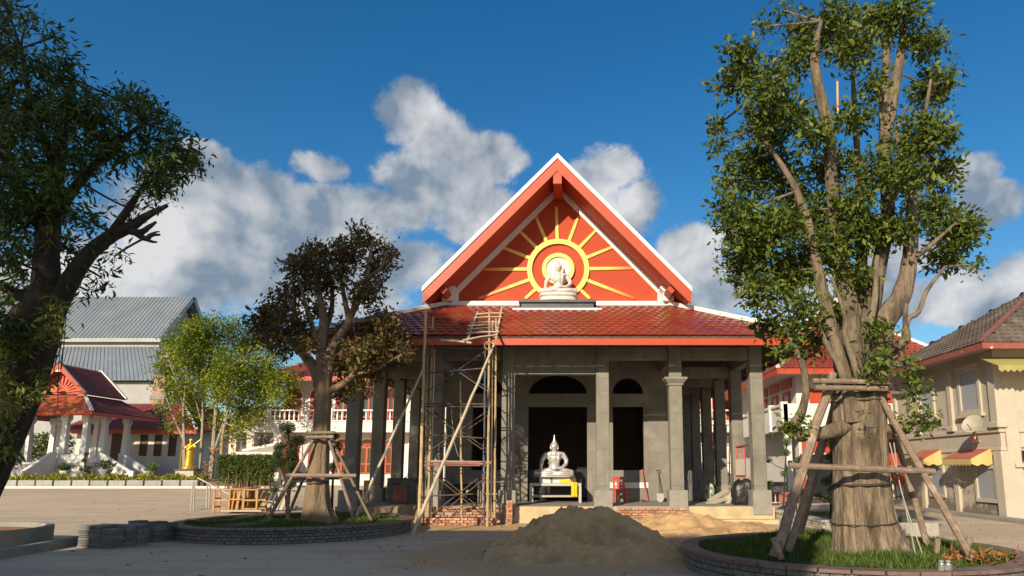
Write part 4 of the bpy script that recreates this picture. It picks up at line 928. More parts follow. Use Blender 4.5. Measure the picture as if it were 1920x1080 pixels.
# ------------------------------------------------------------------ unseen building behind the camera, placed and shaped to shade the yard
ob = thing('shade_building', 'unseen tall pale building behind the camera, shaped to shade the front of the yard', 'building', (-12.4, -12, 0))
MB().bx(-8.2, 2.4, 0, 4, -.3, 12.6).build('wall', white_wall, ob)
MB().bx(2.401, 6.4, 0, 4, -.3, 12.25).build('low_wing', white_wall, ob)  # kept lower so the sun reaches the small sand heap
MB().bx(-8.6, 2.4, -.4, 4.4, 12.6, 13.1).build('cornice', white_paint, ob)
for k in range(4): rect_window(ob, -7+k*3, -5.4+k*3, 2, 5, 4.003, red_paint, pane_dark, .14, out=1); rect_window(ob, -7+k*3, -5.4+k*3, 7, 10, 4.003, red_paint, pane_dark, .14, out=1)
# ------------------------------------------------------------------ trees
def px_curve(pts, Y0, base, k=5):
    P = []
    for px, py, r, *dy in pts: P.append((*(at(px, py, Y0+(dy[0] if dy else 0))-base), r))
    return curve(P, k)
def tree(name, label, cat, Y0, base, trunk, limbs, clumps, lmat, bmat, leaf, dens=1.0, lbmat=None, lscale=1.0, aspect=.45, droop=.15, flute=None, depth=1.0, twig=.012, tipn=7, crown='crown', nside=10, stems='trunk', spread=.11, group=None, sub=1.0):
    base = Vector(base); t = thing(name, label, cat, base, group)
    b = MB(); segs = []
    def tb(pts, n, fl=None, wob=.05):
        c = px_curve(pts, Y0, base); b.tube([q[:3] for q in c], [q[3] for q in c], n, wob, fl); segs.extend(c)
    if trunk: tb(trunk, 44 if flute else nside, flute, .012)
    if trunk: b.build(stems, bmat, t, smooth=True)
    lb = MB()
    for l in limbs:
        c = px_curve(l, Y0, base); lb.tube([q[:3] for q in c], [q[3]*(1-(1-lscale)*i_/len(c)) for i_, q in enumerate(c)], nside, .05); segs.extend(c)
    S = np.array([q[:3] for q in segs]); pos = []; nrm = []; siz = []
    for cl in clumps:
        px, py, rp = cl[:3]; dy = cl[3] if len(cl) > 3 else random.uniform(-.55, .55)*depth*2
        c = np.array(at(px, py, Y0+dy)-base); r = rp*Y0/1300
        i = np.argmin(((S-c)**2).sum(1)); p0 = S[i]
        mid = (p0+c)/2+rng.normal(0, .15*r, 3); lb.tube([q[:3] for q in curve([p0, mid, c], 3)], [twig*2.2, twig*2.1, twig*2, twig*2, twig*1.9, twig*1.8, twig*1.6][:7], 5)
        nt = max(4, int(dens*14*(rp/50)**2*(13/Y0 if False else 1)))
        tips = c+ball(nt, (r, r*.95, r*.9)); 
        for q in tips[:min(14, max(3, nt//3))]: lb.tube([c+(q-c)*.1, (c+q)/2+rng.normal(0, .08*r, 3), q], [twig, twig*.8, twig*.4], 4)
        for q in c+ball(5, (r, r, r))*1.25: lb.tube([c+(q-c)*.5, c+(q-c)*.8+rng.normal(0, .05*r, 3), q], [twig*.6, twig*.5, twig*.3], 3); n = 4; pos.append(q+rng.normal(0, leaf*.5, (n, 3))); nrm.append(np.tile((q-c)/(np.linalg.norm(q-c)+1e-6)*.5, (n, 1))); siz.append(leaf*rng.uniform(.45, 1.1, n))
        for q in tips:
            n = max(3, int(rng.normal(tipn, 1.5))); o = q-c; o = o/(np.linalg.norm(o)+1e-6)
            pos.append(q+rng.normal(0, leaf*.75*sub, (n, 3))); nrm.append(np.tile(o*.5+np.array([0, 0, .15]), (n, 1))); siz.append(leaf*rng.uniform(.45, 1.3, n))
    lb.build('branches', lbmat or bmat, t, smooth=True)
    me = leaf_mesh(crown, lmat, np.concatenate(pos), np.concatenate(nrm), np.concatenate(siz), aspect, droop)
    o = bpy.data.objects.new(crown, me); COL.objects.link(o); o.parent = t
    return t
def add_leaves(t, name, lmat, Y0, clumps, leaf, n_per, aspect=.4, droop=.2):
    base = t.location; pos = []; nrm = []; siz = []
    for px, py, rp, *dy in clumps:
        c = np.array(at(px, py, Y0+(dy[0] if dy else random.uniform(-.4, .4)))-base); r = rp*Y0/1300; n = int(n_per*(rp/30)**2)+4
        q = ball(n, (r, r, r)); pos.append(c+q); nrm.append(q/(r+1e-6)); siz.append(leaf*rng.uniform(.6, 1.25, n))
    o = bpy.data.objects.new(name, leaf_mesh(name, lmat, np.concatenate(pos), np.concatenate(nrm), np.concatenate(siz), aspect, droop)); COL.objects.link(o); o.parent = t; o['kind'] = 'stuff'; return o
def flute(nf, amp, top=.35):
    ph = [random.uniform(0, 6.28) for _ in range(3)]
    return lambda a, f: 1+amp*(1-f*(1-top))*(.6*math.sin(nf*a+ph[0])+.3*math.sin((nf+3)*a+ph[1]+2*f)+.25*math.sin(2*a+ph[2]))

# big pale tree on the right, standing in the brick ring
YT = 11.5
pb = at(1634, 1046, YT)
big = tree('large_tree', 'tall pruned broadleaf tree with thick pale trunk in the brick ring at right', 'tree', YT, (pb.x, pb.y, .3),
  [(1636, 1062, .74), (1634, 1046, .67), (1627, 1015, .56), (1620, 975, .49), (1616, 920, .45), (1613, 860, .435), (1611, 800, .43), (1610, 755, .45), (1612, 715, .42)],
  [[(1596, 760, .17), (1580, 690, .15), (1562, 630, .135), (1545, 560, .12), (1525, 470, .11), (1512, 410, .1), (1487, 345, .08), (1440, 272, .055), (1405, 220, .045), (1395, 150, .05), (1390, 110, .03)],
   [(1606, 760, .22), (1597, 660, .2, .2), (1590, 560, .18, .3), (1572, 450, .16, .3), (1560, 350, .15, .2), (1552, 240, .14, .1), (1532, 150, .13), (1528, 95, .11), (1540, 40, .06)],
   [(1630, 770, .22, .1), (1648, 690, .23, .1), (1655, 610, .23, .1), (1690, 555, .2, .1), (1706, 480, .16, .1), (1710, 400, .14), (1708, 320, .1), (1730, 240, .07), (1745, 150, .04)],
   [(1620, 700, .2, .3), (1632, 590, .17, .4), (1650, 490, .15, .4), (1665, 400, .15, .4), (1660, 290, .15, .4), (1658, 190, .13, .4), (1662, 110, .12, .4), (1662, 60, .10, .4)],
   [(1660, 260, .12, .4), (1680, 150, .11, .4), (1690, 90, .1, .4), (1697, 40, .07, .4)],
   [(1585, 800, .13, -.2), (1545, 812, .12, -.3), (1505, 816, .12, -.3), (1482, 805, .11, -.3), (1500, 780, .1, -.3), (1511, 735, .08, -.3), (1506, 690, .075, -.3), (1490, 650, .06, -.3), (1462, 590, .04, -.3)],
   [(1655, 690, .07, -.2), (1690, 650, .07, -.3), (1702, 600, .06, -.3), (1722, 585, .055, -.3), (1738, 545, .05, -.3), (1772, 500, .04, -.3)],
   [(1655, 645, .06, -.4), (1685, 645, .075, -.5), (1700, 635, .08, -.5), (1697, 600, .06, -.5), (1700, 570, .05, -.5)],
   [(1612, 690, .15, .5), (1608, 580, .13, .6), (1616, 470, .12, .6), (1612, 370, .1, .6), (1605, 250, .08, .6), (1598, 130, .06, .6)],
   [(1618, 745, .10, -.35), (1602, 680, .075, -.4), (1585, 630, .06, -.4), (1583, 590, .05, -.4), (1560, 520, .04, -.4)],
   [(1600, 790, .14, -.3), (1592, 740, .12, -.35), (1575, 690, .08, -.4), (1552, 650, .06, -.4), (1530, 600, .05, -.4)],
   [(1628, 800, .15, -.3), (1634, 740, .13, -.36), (1636, 690, .11, -.36), (1628, 640, .09, -.3), (1640, 560, .08, -.3), (1645, 480, .06, -.2)],
   [(1660, 400, .06, .1), (1690, 330, .06, 0), (1682, 250, .05, 0), (1700, 200, .04, 0)],
   [(1640, 800, .12, -.1), (1668, 805, .1, -.2), (1690, 812, .05, -.2)],
   [(1720, 480, .05, 0), (1745, 460, .05, -.2), (1790, 420, .03, -.3)]],
  [(1560, 55, 62), (1505, 60, 34), (1500, 110, 36), (1400, 135, 42), (1385, 95, 26), (1440, 180, 48), (1362, 165, 24), (1342, 235, 20), (1345, 270, 15), (1395, 330, 58), (1370, 400, 40), (1392, 430, 46), (1440, 290, 52), (1480, 220, 44),
   (1600, 95, 46), (1640, 40, 36), (1690, 35, 46), (1735, 80, 40), (1745, 165, 46), (1768, 150, 24), (1725, 255, 56), (1768, 320, 36), (1745, 390, 48), (1790, 430, 44), (1770, 480, 40), (1700, 330, 44), (1640, 320, 42), (1560, 310, 48),
   (1515, 400, 60), (1450, 430, 62), (1395, 495, 48), (1420, 545, 42), (1470, 520, 48), (1555, 460, 52), (1610, 430, 46), (1600, 520, 40), (1495, 590, 44), (1530, 640, 32), (1440, 610, 26), (1650, 440, 34), (1815, 430, 22), (1830, 500, 12),
   (1700, 690, 16, -.7), (1640, 690, 20, -.7), (1720, 735, 16, -.7), (1718, 790, 17, -.6), (1748, 780, 9, -.6), (1560, 590, 34), (1530, 250, 38), (1600, 220, 36), (1450, 120, 16), (1430, 50, 16), (1470, 20, 14), (1690, 420, 30), (1470, 340, 48), (1420, 240, 36), (1640, 160, 26), (1500, 500, 46), (1650, 620, 22, -.7), (1760, 250, 26), (1470, 800, 10, -.5), (1500, 795, 10, -.5), (1480, 650, 24), (1410, 470, 34), (1600, 380, 40)],
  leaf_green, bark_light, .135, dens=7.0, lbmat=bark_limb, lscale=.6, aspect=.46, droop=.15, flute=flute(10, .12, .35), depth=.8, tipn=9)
def strap(parent, px0, px1, py, Y, r, m=strap_mat, h=.02, name='strap'):
    c = at((px0+px1)/2, py, Y)-parent.location
    b = MB(); n = 40
    b.tube([(c.x+r*math.cos(2*math.pi*i/n), c.y+r*math.sin(2*math.pi*i/n), c.z+.03*math.sin(2*math.pi*i/n+1)) for i in range(n+1)], h, 6); b.build(name, m, parent)
strap(big, 1567, 1667, 906, YT, .478, h=.02); strap(big, 1570, 1668, 978, YT, .525, h=.009); strap(big, 1575, 1650, 738, YT, .475, h=.018); strap(big, 1575, 1650, 752, YT, .475, h=.014)
# a few young shoots low on the trunk
add_leaves(big, 'shoots', leaf_green, YT-.6, [(1636, 735, 9), (1622, 775, 8), (1470, 640, 18), (1530, 690, 18), (1660, 660, 16), (1650, 600, 16), (1690, 780, 14), (1735, 810, 14)], .1, 40)

# bronze leaved tree on the left ring
YB = 18.2
lb_ = at(597, 975, YB)
bro = tree('bronze_tree', 'pruned tree with bronze brown leaves and fluted trunk in the left stone ring', 'tree', YB, (lb_.x, lb_.y, .26),
  [(597, 990, .5), (596, 975, .43), (594, 950, .33), (595, 915, .275), (598, 870, .24), (602, 820, .215), (605, 770, .205), (607, 735, .205), (607, 705, .2)],
  [[(600, 725, .17), (592, 695, .16), (570, 665, .13), (545, 640, .1), (520, 615, .07), (502, 600, .05), (490, 575, .03)],
   [(560, 655, .08), (556, 610, .075), (550, 575, .06), (535, 545, .035)],
   [(604, 720, .17), (603, 660, .15), (607, 600, .12), (598, 550, .08), (592, 500, .05), (588, 475, .03)],
   [(612, 710, .16), (622, 655, .14), (640, 625, .12), (655, 603, .11), (648, 570, .07), (640, 520, .05), (640, 470, .03)],
   [(650, 610, .1), (668, 570, .09), (685, 530, .07), (692, 490, .05), (698, 455, .03)],
   [(612, 735, .12), (640, 722, .09), (662, 703, .075), (672, 680, .06), (695, 665, .04)],
   [(672, 700, .045), (690, 697, .05), (712, 690, .03)], [(602, 670, .09), (585, 610, .07), (570, 560, .05), (560, 520, .03)],
   [(610, 700, .13), (604, 640, .1, .4), (622, 580, .07, .5), (620, 520, .05, .5), (610, 480, .03, .5)],
   [(655, 603, .08), (690, 600, .06), (720, 590, .04)], [(690, 520, .05), (715, 500, .04), (725, 470, .025)]],
  [(490, 598, 17), (505, 575, 15), (515, 625, 18), (540, 560, 26), (530, 590, 18), (570, 500, 26), (590, 472, 20), (565, 535, 26), (610, 530, 26), (560, 610, 24), (655, 475, 26), (685, 455, 22), (715, 465, 20), (730, 490, 16), (705, 505, 24), (680, 550, 26), (640, 510, 18), (610, 480, 16),
   (645, 615, 16), (715, 600, 24), (740, 625, 20), (705, 650, 26), (685, 685, 20), (650, 690, 22), (735, 660, 16), (675, 440, 14), (535, 635, 18), (690, 620, 20), (630, 690, 16), (670, 720, 16), (595, 580, 20), (530, 655, 14), (700, 540, 16), (750, 640, 12), (640, 740, 12), (575, 650, 14), (505, 610, 20), (550, 500, 18), (725, 612, 22), (745, 650, 14), (700, 700, 16), (655, 722, 14), (758, 662, 10), (480, 610, 18), (500, 640, 18), (515, 590, 20), (660, 660, 20), (690, 655, 24), (640, 470, 20), (600, 500, 22)],
  leaf_brown, bark_brown, .17, dens=15, aspect=.42, droop=.1, flute=flute(7, .16, .75), depth=1.0, tipn=8)
strap(bro, 580, 612, 905, YB, .28, h=.02)

# dark mango tree leaning in from the left
YM = 13.6
mgb = at(-75, 1040, YM)
poly = [(-40, -20), (20, 10), (60, 60), (100, 110), (150, 150), (200, 172), (250, 190), (300, 215), (335, 270), (365, 300), (335, 325), (300, 345), (250, 375), (200, 420), (150, 470), (110, 500), (-40, 540)]
def inside(x, y):
    c = False
    for i in range(len(poly)):
        (x0, y0), (x1, y1) = poly[i-1], poly[i]
        if (y0 > y) != (y1 > y) and x < (x1-x0)*(y-y0)/(y1-y0)+x0: c = not c
    return c
cl = []
while len(cl) < 80:
    x, y = random.uniform(-40, 360), random.uniform(-20, 540)
    if inside(x, y) and min([abs(x-q[0])+abs(y-q[1]) for q in cl]+[99]) > 24: cl.append((x, y, random.uniform(17, 33), random.uniform(-1.2, 1.2)))
cl += [(358, 302, 14), (330, 290, 22), (315, 240, 20), (285, 205, 20), (100, 70, 16), (55, 40, 22), (245, 180, 18), (120, 110, 16), (10, 5, 24), (250, 395, 14), (215, 480, 14, -.4), (190, 520, 12, -.4), (30, 560, 26), (20, 620, 24), (-10, 600, 30), (40, 660, 20), (165, 545, 10, -.4), (40, 510, 20), (15, 540, 18)]
mango = tree('mango_tree', 'dark dense tree with creeper covered trunk leaning in from the left edge', 'tree', YM, (mgb.x, mgb.y, 0),
  [(-115, 1045, .58), (-90, 985, .52), (-60, 930, .48), (-25, 860, .45), (10, 790, .42), (40, 720, .4), (62, 660, .38), (82, 600, .35), (88, 540, .32)],
  [[(86, 560, .28), (88, 480, .24), (95, 400, .2), (108, 300, .16), (125, 190, .1), (140, 150, .06)],
   [(100, 590, .22), (130, 530, .19), (165, 478, .165), (205, 445, .14), (245, 425, .11), (275, 405, .08), (314, 385, .04)],
   [(235, 430, .09), (262, 436, .07), (280, 425, .05), (293, 416, .025)], [(250, 434, .07), (272, 447, .06), (285, 441, .04), (300, 440, .022)], [(270, 447, .045), (285, 453, .03), (294, 454, .02)], [(278, 442, .035), (290, 436, .022), (299, 434, .014)],
   [(205, 445, .1), (235, 400, .08), (270, 350, .06), (320, 310, .04)],
   [(78, 580, .2), (55, 575, .17), (25, 600, .15), (5, 650, .12), (-15, 700, .1)], [(60, 560, .13), (20, 545, .1), (-10, 530, .08)],
   [(95, 420, .12), (150, 340, .1), (220, 270, .07), (270, 230, .04)], [(90, 450, .12), (40, 350, .1), (0, 250, .07)], [(105, 320, .1), (60, 200, .07), (40, 90, .04)]],
  cl, leaf_dark, bark_dark, .2, dens=5.0, aspect=.28, droop=.45, depth=1.0, twig=.012, tipn=9, flute=flute(5, .08, .8))
add_leaves(mango, 'creeper', leaf_vine, YM-.55, [(100, 560, 12), (95, 590, 16), (110, 610, 16), (120, 575, 9), (85, 620, 14), (60, 640, 18), (45, 660, 18), (75, 700, 12), (20, 650, 16), (30, 690, 18), (8, 720, 18), (70, 735, 16), (95, 720, 9), (30, 760, 12), (5, 780, 16), (18, 810, 14), (0, 840, 16), (40, 725, 10), (0, 690, 22), (15, 755, 18), (55, 745, 10), (110, 640, 8), (28, 850, 9)], .19, 150, .3, .6)
add_leaves(mango, 'epiphyte', leaf_vine, YM-.45, [(95, 425, 10), (90, 440, 12), (100, 450, 10), (88, 585, 10), (105, 575, 12)], .28, 60, .1, .8)
b = MB()
for k in range(14):                                   # hanging aerial roots
    x = random.uniform(45, 125); y = random.uniform(540, 660); L_ = random.uniform(60, 140)
    b.tube([at(x, y, YM-.5)-mango.location, at(x-4, y+L_*.5, YM-.6)-mango.location, at(x-random.uniform(4, 22), y+L_, YM-.6)-mango.location], .008, 4)
b.build('aerial_roots', bark_dark, mango)

# bright green multi stemmed tree beside the golden statue
YG = 48.5
gb_ = at(392, 893, YG)
grn = tree('bright_green_tree', 'bright yellow green multi stemmed tree with silver bark beside the golden statue', 'tree', YG, (gb_.x, gb_.y, TZ0), None,
  [[(345, 897, 0.144), (346, 840, 0.122), (344, 770, 0.094), (350, 700, 0.065), (345, 650, 0.036)], [(372, 897, 0.122), (378, 830, 0.101), (380, 760, 0.079), (372, 690, 0.050), (385, 640, 0.029)],
   [(395, 897, 0.187), (400, 840, 0.158), (405, 770, 0.115), (412, 700, 0.072), (425, 640, 0.043)], [(400, 850, 0.101), (420, 790, 0.086), (430, 740, 0.072), (450, 690, 0.050), (470, 650, 0.029)],
   [(418, 897, 0.144, -.5), (416, 830, 0.115, -.5), (428, 770, 0.072, -.5), (445, 730, 0.050), (490, 700, 0.029)], [(346, 830, 0.072), (325, 780, 0.058), (310, 740, 0.036), (300, 710, 0.022)], [(344, 760, 0.050), (325, 700, 0.036), (315, 670, 0.022)],
   [(425, 785, 0.058), (455, 770, 0.050), (490, 750, 0.036), (525, 735, 0.022)], [(378, 790, 0.058), (360, 730, 0.043), (340, 690, 0.029)], [(432, 897, 0.173, .5), (436, 840, 0.144, .5), (440, 790, 0.101, .5), (460, 770, 0.058, .4), (500, 770, 0.029, .4)]],
  [(430, 622, 30), (400, 615, 26), (380, 640, 32), (345, 645, 30), (320, 655, 22), (470, 645, 30), (495, 685, 32), (520, 715, 28), (440, 680, 34), (385, 695, 30), (325, 695, 24), (480, 725, 32), (420, 740, 28), (355, 745, 26), (300, 695, 16), (310, 765, 14), (455, 770, 26), (540, 712, 14), (525, 745, 20), (355, 790, 18), (495, 760, 24), (455, 650, 24), (360, 625, 22), (410, 660, 30), (500, 645, 14), (340, 720, 20), (465, 700, 28), (305, 670, 14), (400, 780, 16), (320, 800, 12), (295, 720, 10), (515, 665, 14), (370, 610, 16), (450, 800, 16), (435, 815, 12), (400, 720, 26), (450, 740, 26), (370, 760, 20), (430, 700, 28), (500, 720, 26), (330, 730, 18), (415, 790, 18), (480, 785, 18), (350, 680, 24)],
  leaf_bright, bark_white, .25, dens=26, aspect=.42, droop=.1, depth=3.0, twig=.03, tipn=8, nside=7, sub=1.6)
add_leaves(grn, 'dry_creeper', leaf_dry, YG-.8, [(395, 870, 9), (400, 845, 9), (425, 860, 9), (430, 885, 8), (440, 850, 8), (390, 885, 8), (445, 875, 8), (418, 835, 7), (436, 830, 7)], .28, 200, .45, .2)
# unseen trees out of view, crowns placed for the shade they cast
def shade_tree(label, loc, crown, n, leaf):
    t = thing('unseen_tree', label, 'tree', loc, 'unseen trees placed for their shade'); b = MB()
    b.tube([(0, 0, 0), (.3, .2, 4), (0, 0, crown[0][2]-loc[2]-2)], [.7, .5, .35], 10); b.build('trunk', bark_dark, t, smooth=True)
    pos = []; 
    for x, y, z, r in crown:
        k = int(n*r*r); pos.append(np.array((x-loc[0], y-loc[1], z-loc[2]))+ball(k, (r, r, r*.75)))
    p = np.concatenate(pos); o = bpy.data.objects.new('crown', leaf_mesh('crown', leaf_dark, p, p*0, leaf*rng.uniform(.7, 1.2, len(p)), .6)); COL.objects.link(o); o.parent = t
shade_tree('tall spreading unseen tree behind and left of the camera, placed for its shade', (-17.6, -5.0, 0), [(-17.9, -4.5, 14.8, 1.7), (-18.8, -4.5, 16.8, 2.0), (-16.6, -4.2, 17.4, 1.9), (-14.9, -4, 18, 1.6), (-17.5, -4, 19.3, 2.0), (-18.9, -5, 13.2, 1.2)], 260, .42)
shade_tree('broad unseen tree added beyond the left edge to shade the pavilion', (-48.0, 32.0, 0.1), [(-48, 32, 12.5, 3.6), (-51, 31, 15, 3.6), (-44.5, 33, 13.5, 3.0), (-47, 31, 16.5, 3.2), (-54, 31, 12, 3.2)], 42, .5)
shade_tree('second spreading unseen tree added behind and left of the camera to shade the mango', (-21.5, -6.0, 0), [(-21.5, -5, 17.8, 2.2), (-22.5, -4, 19.0, 2.6), (-21.0, -5, 20.6, 2.6), (-23.0, -4, 21, 2.4), (-20.0, -4.5, 18.5, 1.8), (-22, -4, 23, 2.4)], 70, .42)

# shrubs behind the pavilion, seen between its pillars
for px, py, r, lab in ((72, 840, 24, 'leafy shrub seen between the left pillars of the pavilion'), (108, 835, 26, 'leafy shrub seen between the middle pillars of the pavilion')):
    c = at(px, py, 62); t = thing('shrub', lab, 'shrub', (c.x, c.y, TZ0), 'shrubs behind the pavilion')
    b = MB(); b.tube([(0, 0, -.2), (.1, 0, c.z-TZ0)], [.12, .05], 6); b.build('stem', bark_brown, t); add_leaves(t, 'foliage', leaf_hedge, 62, [(px, py, r), (px+8, py-14, r*.7), (px-10, py+16, r*.8), (px-6, py-10, r*.7)], .35, 420, .5)

# ------------------------------------------------------------------ cloud pruned topiary
def topiary(label, Y, stem, balls, m, r0=.05, dens=900, leaf=.05, group='cloud pruned topiary trees'):
    base = at(*stem[0], Y); base.z = stem_z(Y); t = thing('topiary_tree', label, 'topiary', base, group)
    b = MB(); pts = [at(x, y, Y)-base for x, y in stem]; b.tube(pts, [r0*(1-.5*i/len(pts)) for i in range(len(pts))], 7, .08)
    pos = []; nr = []
    for px, py, r in balls:
        c = at(px, py, Y)-base; rr = r*Y/1300
        q = min(pts, key=lambda p: (p-c).length); b.tube([q, (q+c)/2+Vector((0, 0, -.05)), c], [r0*.5, r0*.4, r0*.3], 5)
        n = int(dens*(rr/.2)**2); u = ball(n, (rr, rr, rr*.8)); pos.append(u+np.array(c)); nr.append(u/rr)
    b.build('trunk', bark_dark, t, smooth=True); p = np.concatenate(pos)
    o = bpy.data.objects.new('foliage', leaf_mesh('foliage', m, p, np.concatenate(nr), leaf*rng.uniform(.6, 1.2, len(p)), .5)); COL.objects.link(o); o.parent = t; return t
def stem_z(Y): return gz(Y)
topiary('tall dark cloud pruned topiary left of the bronze tree trunk', 24.5, [(538, 965), (542, 920), (546, 870), (542, 830), (539, 803)], [(539, 802, 15), (559, 826, 13), (546, 850, 13), (524, 838, 11), (548, 875, 14), (556, 893, 13), (544, 908, 11)], leaf_topiary, .07)
topiary('slender cloud pruned topiary with bent stem before the hedge', 23.5, [(541, 965), (538, 905), (530, 885), (522, 868)], [(522, 866, 14), (522, 852, 10), (514, 918, 9)], leaf_topiary, .045)
topiary('dark cloud pruned topiary right of the bronze tree trunk', 24.0, [(622, 955), (624, 900), (628, 850)], [(630, 838, 13), (622, 876, 11), (628, 818, 8), (640, 860, 7)], leaf_topiary, .05)
topiary('light green cloud pruned topiary beside the last hall column', 22.5, [(1466, 985), (1470, 930), (1472, 880), (1475, 832)], [(1475, 829, 9), (1473, 849, 9), (1501, 861, 8), (1470, 888, 7), (1511, 925, 8), (1441, 863, 6), (1444, 905, 5)], leaf_topiary2, .03)
topiary('dark cloud pruned topiary hidden partly by the thick right trunk', 19.5, [(1560, 990), (1559, 930), (1562, 880), (1558, 835)], [(1558, 830, 13), (1558, 856, 11), (1534, 867, 9), (1550, 902, 11), (1562, 920, 10), (1536, 930, 8), (1549, 936, 8), (1566, 868, 8)], leaf_topiary, .06)
topiary('sparse topiary with drooping twigs right of the thick trunk', 19.5, [(1665, 985), (1667, 930), (1662, 880)], [(1662, 868, 8), (1680, 888, 7), (1672, 905, 5), (1690, 930, 4)], leaf_topiary, .04, 500)
for (px, py, sz, lab) in ((159, 846, 1.0, 'small black stemmed topiary dotted with leaf balls before the pavilion'),):
    topiary(lab, 50, [(159, 895), (160, 850)], [(162, 851, 4), (157, 864, 4), (152, 880, 3.5), (170, 876, 3.5), (164, 877, 3.5), (168, 886, 3.5), (163, 882, 3)], leaf_topiary, .07, 260, .1)
# ------------------------------------------------------------------ ring planters
def ring_planter(name, label, c, r, h, bl, bh, bm_, mm, ang, cap=.09, capm=coping_mat, soil=.32, course0=0.0):
    t = thing(name, label, 'planter', (c[0], c[1], 0))
    n = 96
    def tubewall(r0, r1, z0, z1):
        b = MB(); vs = [(q*math.cos(2*math.pi*j/n), q*math.sin(2*math.pi*j/n), z) for z in (z0, z1) for q in (r0, r1) for j in range(n)]; fs = []
        for j in range(n):
            k = (j+1) % n; fs += [(j, k, 2*n+k, 2*n+j), (n+j, 3*n+j, 3*n+k, n+k), (2*n+j, 2*n+k, 3*n+k, 3*n+j), (j, n+j, n+k, k)]
        return b.add(vs, fs)
    tubewall(r-.22, r-.045, -.1, h-.005).build('wall_core', mm, t)
    me = brick_mesh((bl-.014, .09, bh-.014), bm_)
    rows = int(round(h/bh)); bh2 = h/rows
    for q in range(rows):
        a = ang[0]+(q % 2)*.5*bl/r
        while a < ang[1]:
            piece('brick', me, t, (math.cos(a)*(r-.045+random.uniform(-.006, .006)), math.sin(a)*(r-.045), bh2*(q+.5)), (0, 0, a+math.pi/2+random.uniform(-.015, .015))); a += bl/r
    k = int(2*math.pi*r/.42)
    cm = MB().bx(-.205, .205, -.16, .16, 0, .05).mesh('coping_stone', capm)
    for i in range(k):
        a = 2*math.pi*i/k; piece('coping_stone', cm, t, (math.cos(a)*(r-.11), math.sin(a)*(r-.11), h+random.uniform(0, .006)), (0, 0, a+math.pi/2))
    b = MB(); m2 = 40; b.v = [(0, 0, soil+.05)]+[((r-.21)*math.cos(2*math.pi*j/m2), (r-.21)*math.sin(2*math.pi*j/m2), soil) for j in range(m2)]
    b.f = [(0, 1+j, 1+(j+1) % m2) for j in range(m2)]; b.build('soil', soil_brown, t); return t
ring_planter('ring_planter', 'round grey brick planter with maroon coping around the large right tree', (4.75, 12.15), 2.8, .29, .2, .0967, brick_grey, mortar_dark, (R(140), R(345)), soil=.25)
ring_planter('ring_planter', 'round dark stone planter wall around the bronze leaved tree', (-7.5, 18.6), 3.0, .30, .15, .075, brick_grey, mortar_dark, (R(185), R(358)), soil=.25)
def grass(name, label, c, r, z, n, h, hole=0.0, rect=None):
    if rect is None:
        a = rng.uniform(0, 2*math.pi, n); q = np.sqrt(rng.uniform((hole/r)**2, 1, n))*r; p = np.stack([c[0]+q*np.cos(a), c[1]+q*np.sin(a), np.full(n, z)], 1)
    else: p = np.stack([rng.uniform(rect[0], rect[1], n), rng.uniform(rect[2], rect[3], n), np.full(n, z)], 1)
    patch = .6+.6*np.sin(p[:, 0]*2.1+1)*np.sin(p[:, 1]*1.7)+.3*rng.random(n)
    s = h*np.clip(patch, .25, 1.5)*rng.uniform(.5, 1.2, n); d = rng.normal(0, .25, (n, 3)); d[:, 2] = 1
    o = bpy.data.objects.new(name, leaf_mesh(name, grass_mat, p, d, s, .09, 0, .3)); COL.objects.link(o); o['kind'] = 'stuff'; o['label'] = label; o['category'] = 'grass'; return o
grass('grass', 'grass and weeds growing under the large right tree', (4.75, 12.15), 2.5, .25, 42000, .2)
grass('grass', 'short grass around the bronze leaved tree', (-7.5, 18.6), 2.75, .255, 24000, .13)
grass('grass', 'grass strip in the low brick bed beside the hall', None, 0, .28, 5000, .1, rect=(6.6, 9.2, 17.9, 22.6))
# low brick bed beside the hall
bed = thing('brick_bed', 'low pale brick bed wall running from the last hall column to the right ring', 'planter wall', (6.45, 20.2, 0))
MB().bx(.02, .25, -2.5, 2.3, -.1, .33).build('wall_core', mortar, bed); MB().bx(.25, 2.9, -2.5, 2.4, -.1, .27).build('soil', soil_brown, bed); MB().bx(.02, 2.9, -2.6, -2.501, -.1, .33).build('end_wall', mortar, bed)
me = brick_mesh((.05, .29, .075), brick_pale)
for q in range(4):
    for i in range(16): piece('brick', me, bed, (0, -2.35+i*.3+(q % 2)*.15, .04+q*.085), (0, 0, 0))
cm = MB().bx(-.06, .3, -.28, .28, 0, .05).mesh('coping_stone', brick_pale)
for i in range(8): piece('coping_stone', cm, bed, (0, -2.2+i*.6, .335))
# concrete planter, kerb at the left edge
cp = thing('concrete_planter', 'low round concrete planter filled with red soil at the left edge', 'planter', (-13.9, 14.9, 0))
b = MB(); b.lathe([(2.05, -.1), (2.05, .42), (1.9, .42), (1.88, .3), (.01, .36)], n=56); b.build('ring', concrete_cast, cp, smooth=True); b = MB(); b.lathe([(1.895, .28), (1.6, .33), (.8, .38), (.01, .36)], n=40); b.build('soil', soil_red, cp)
k0, k1 = Vector((-10.9, 12.0, 0)), Vector((-11.45, 16.3, 0)); 
kb = MB(); d = (k1-k0).normalized(); 
struct('yard_kerb', MB().beam(k0-d*6+Vector((0, 0, .08)), k1+Vector((0, 0, .08)), .16, .2), concrete_cast, bevel=.02)
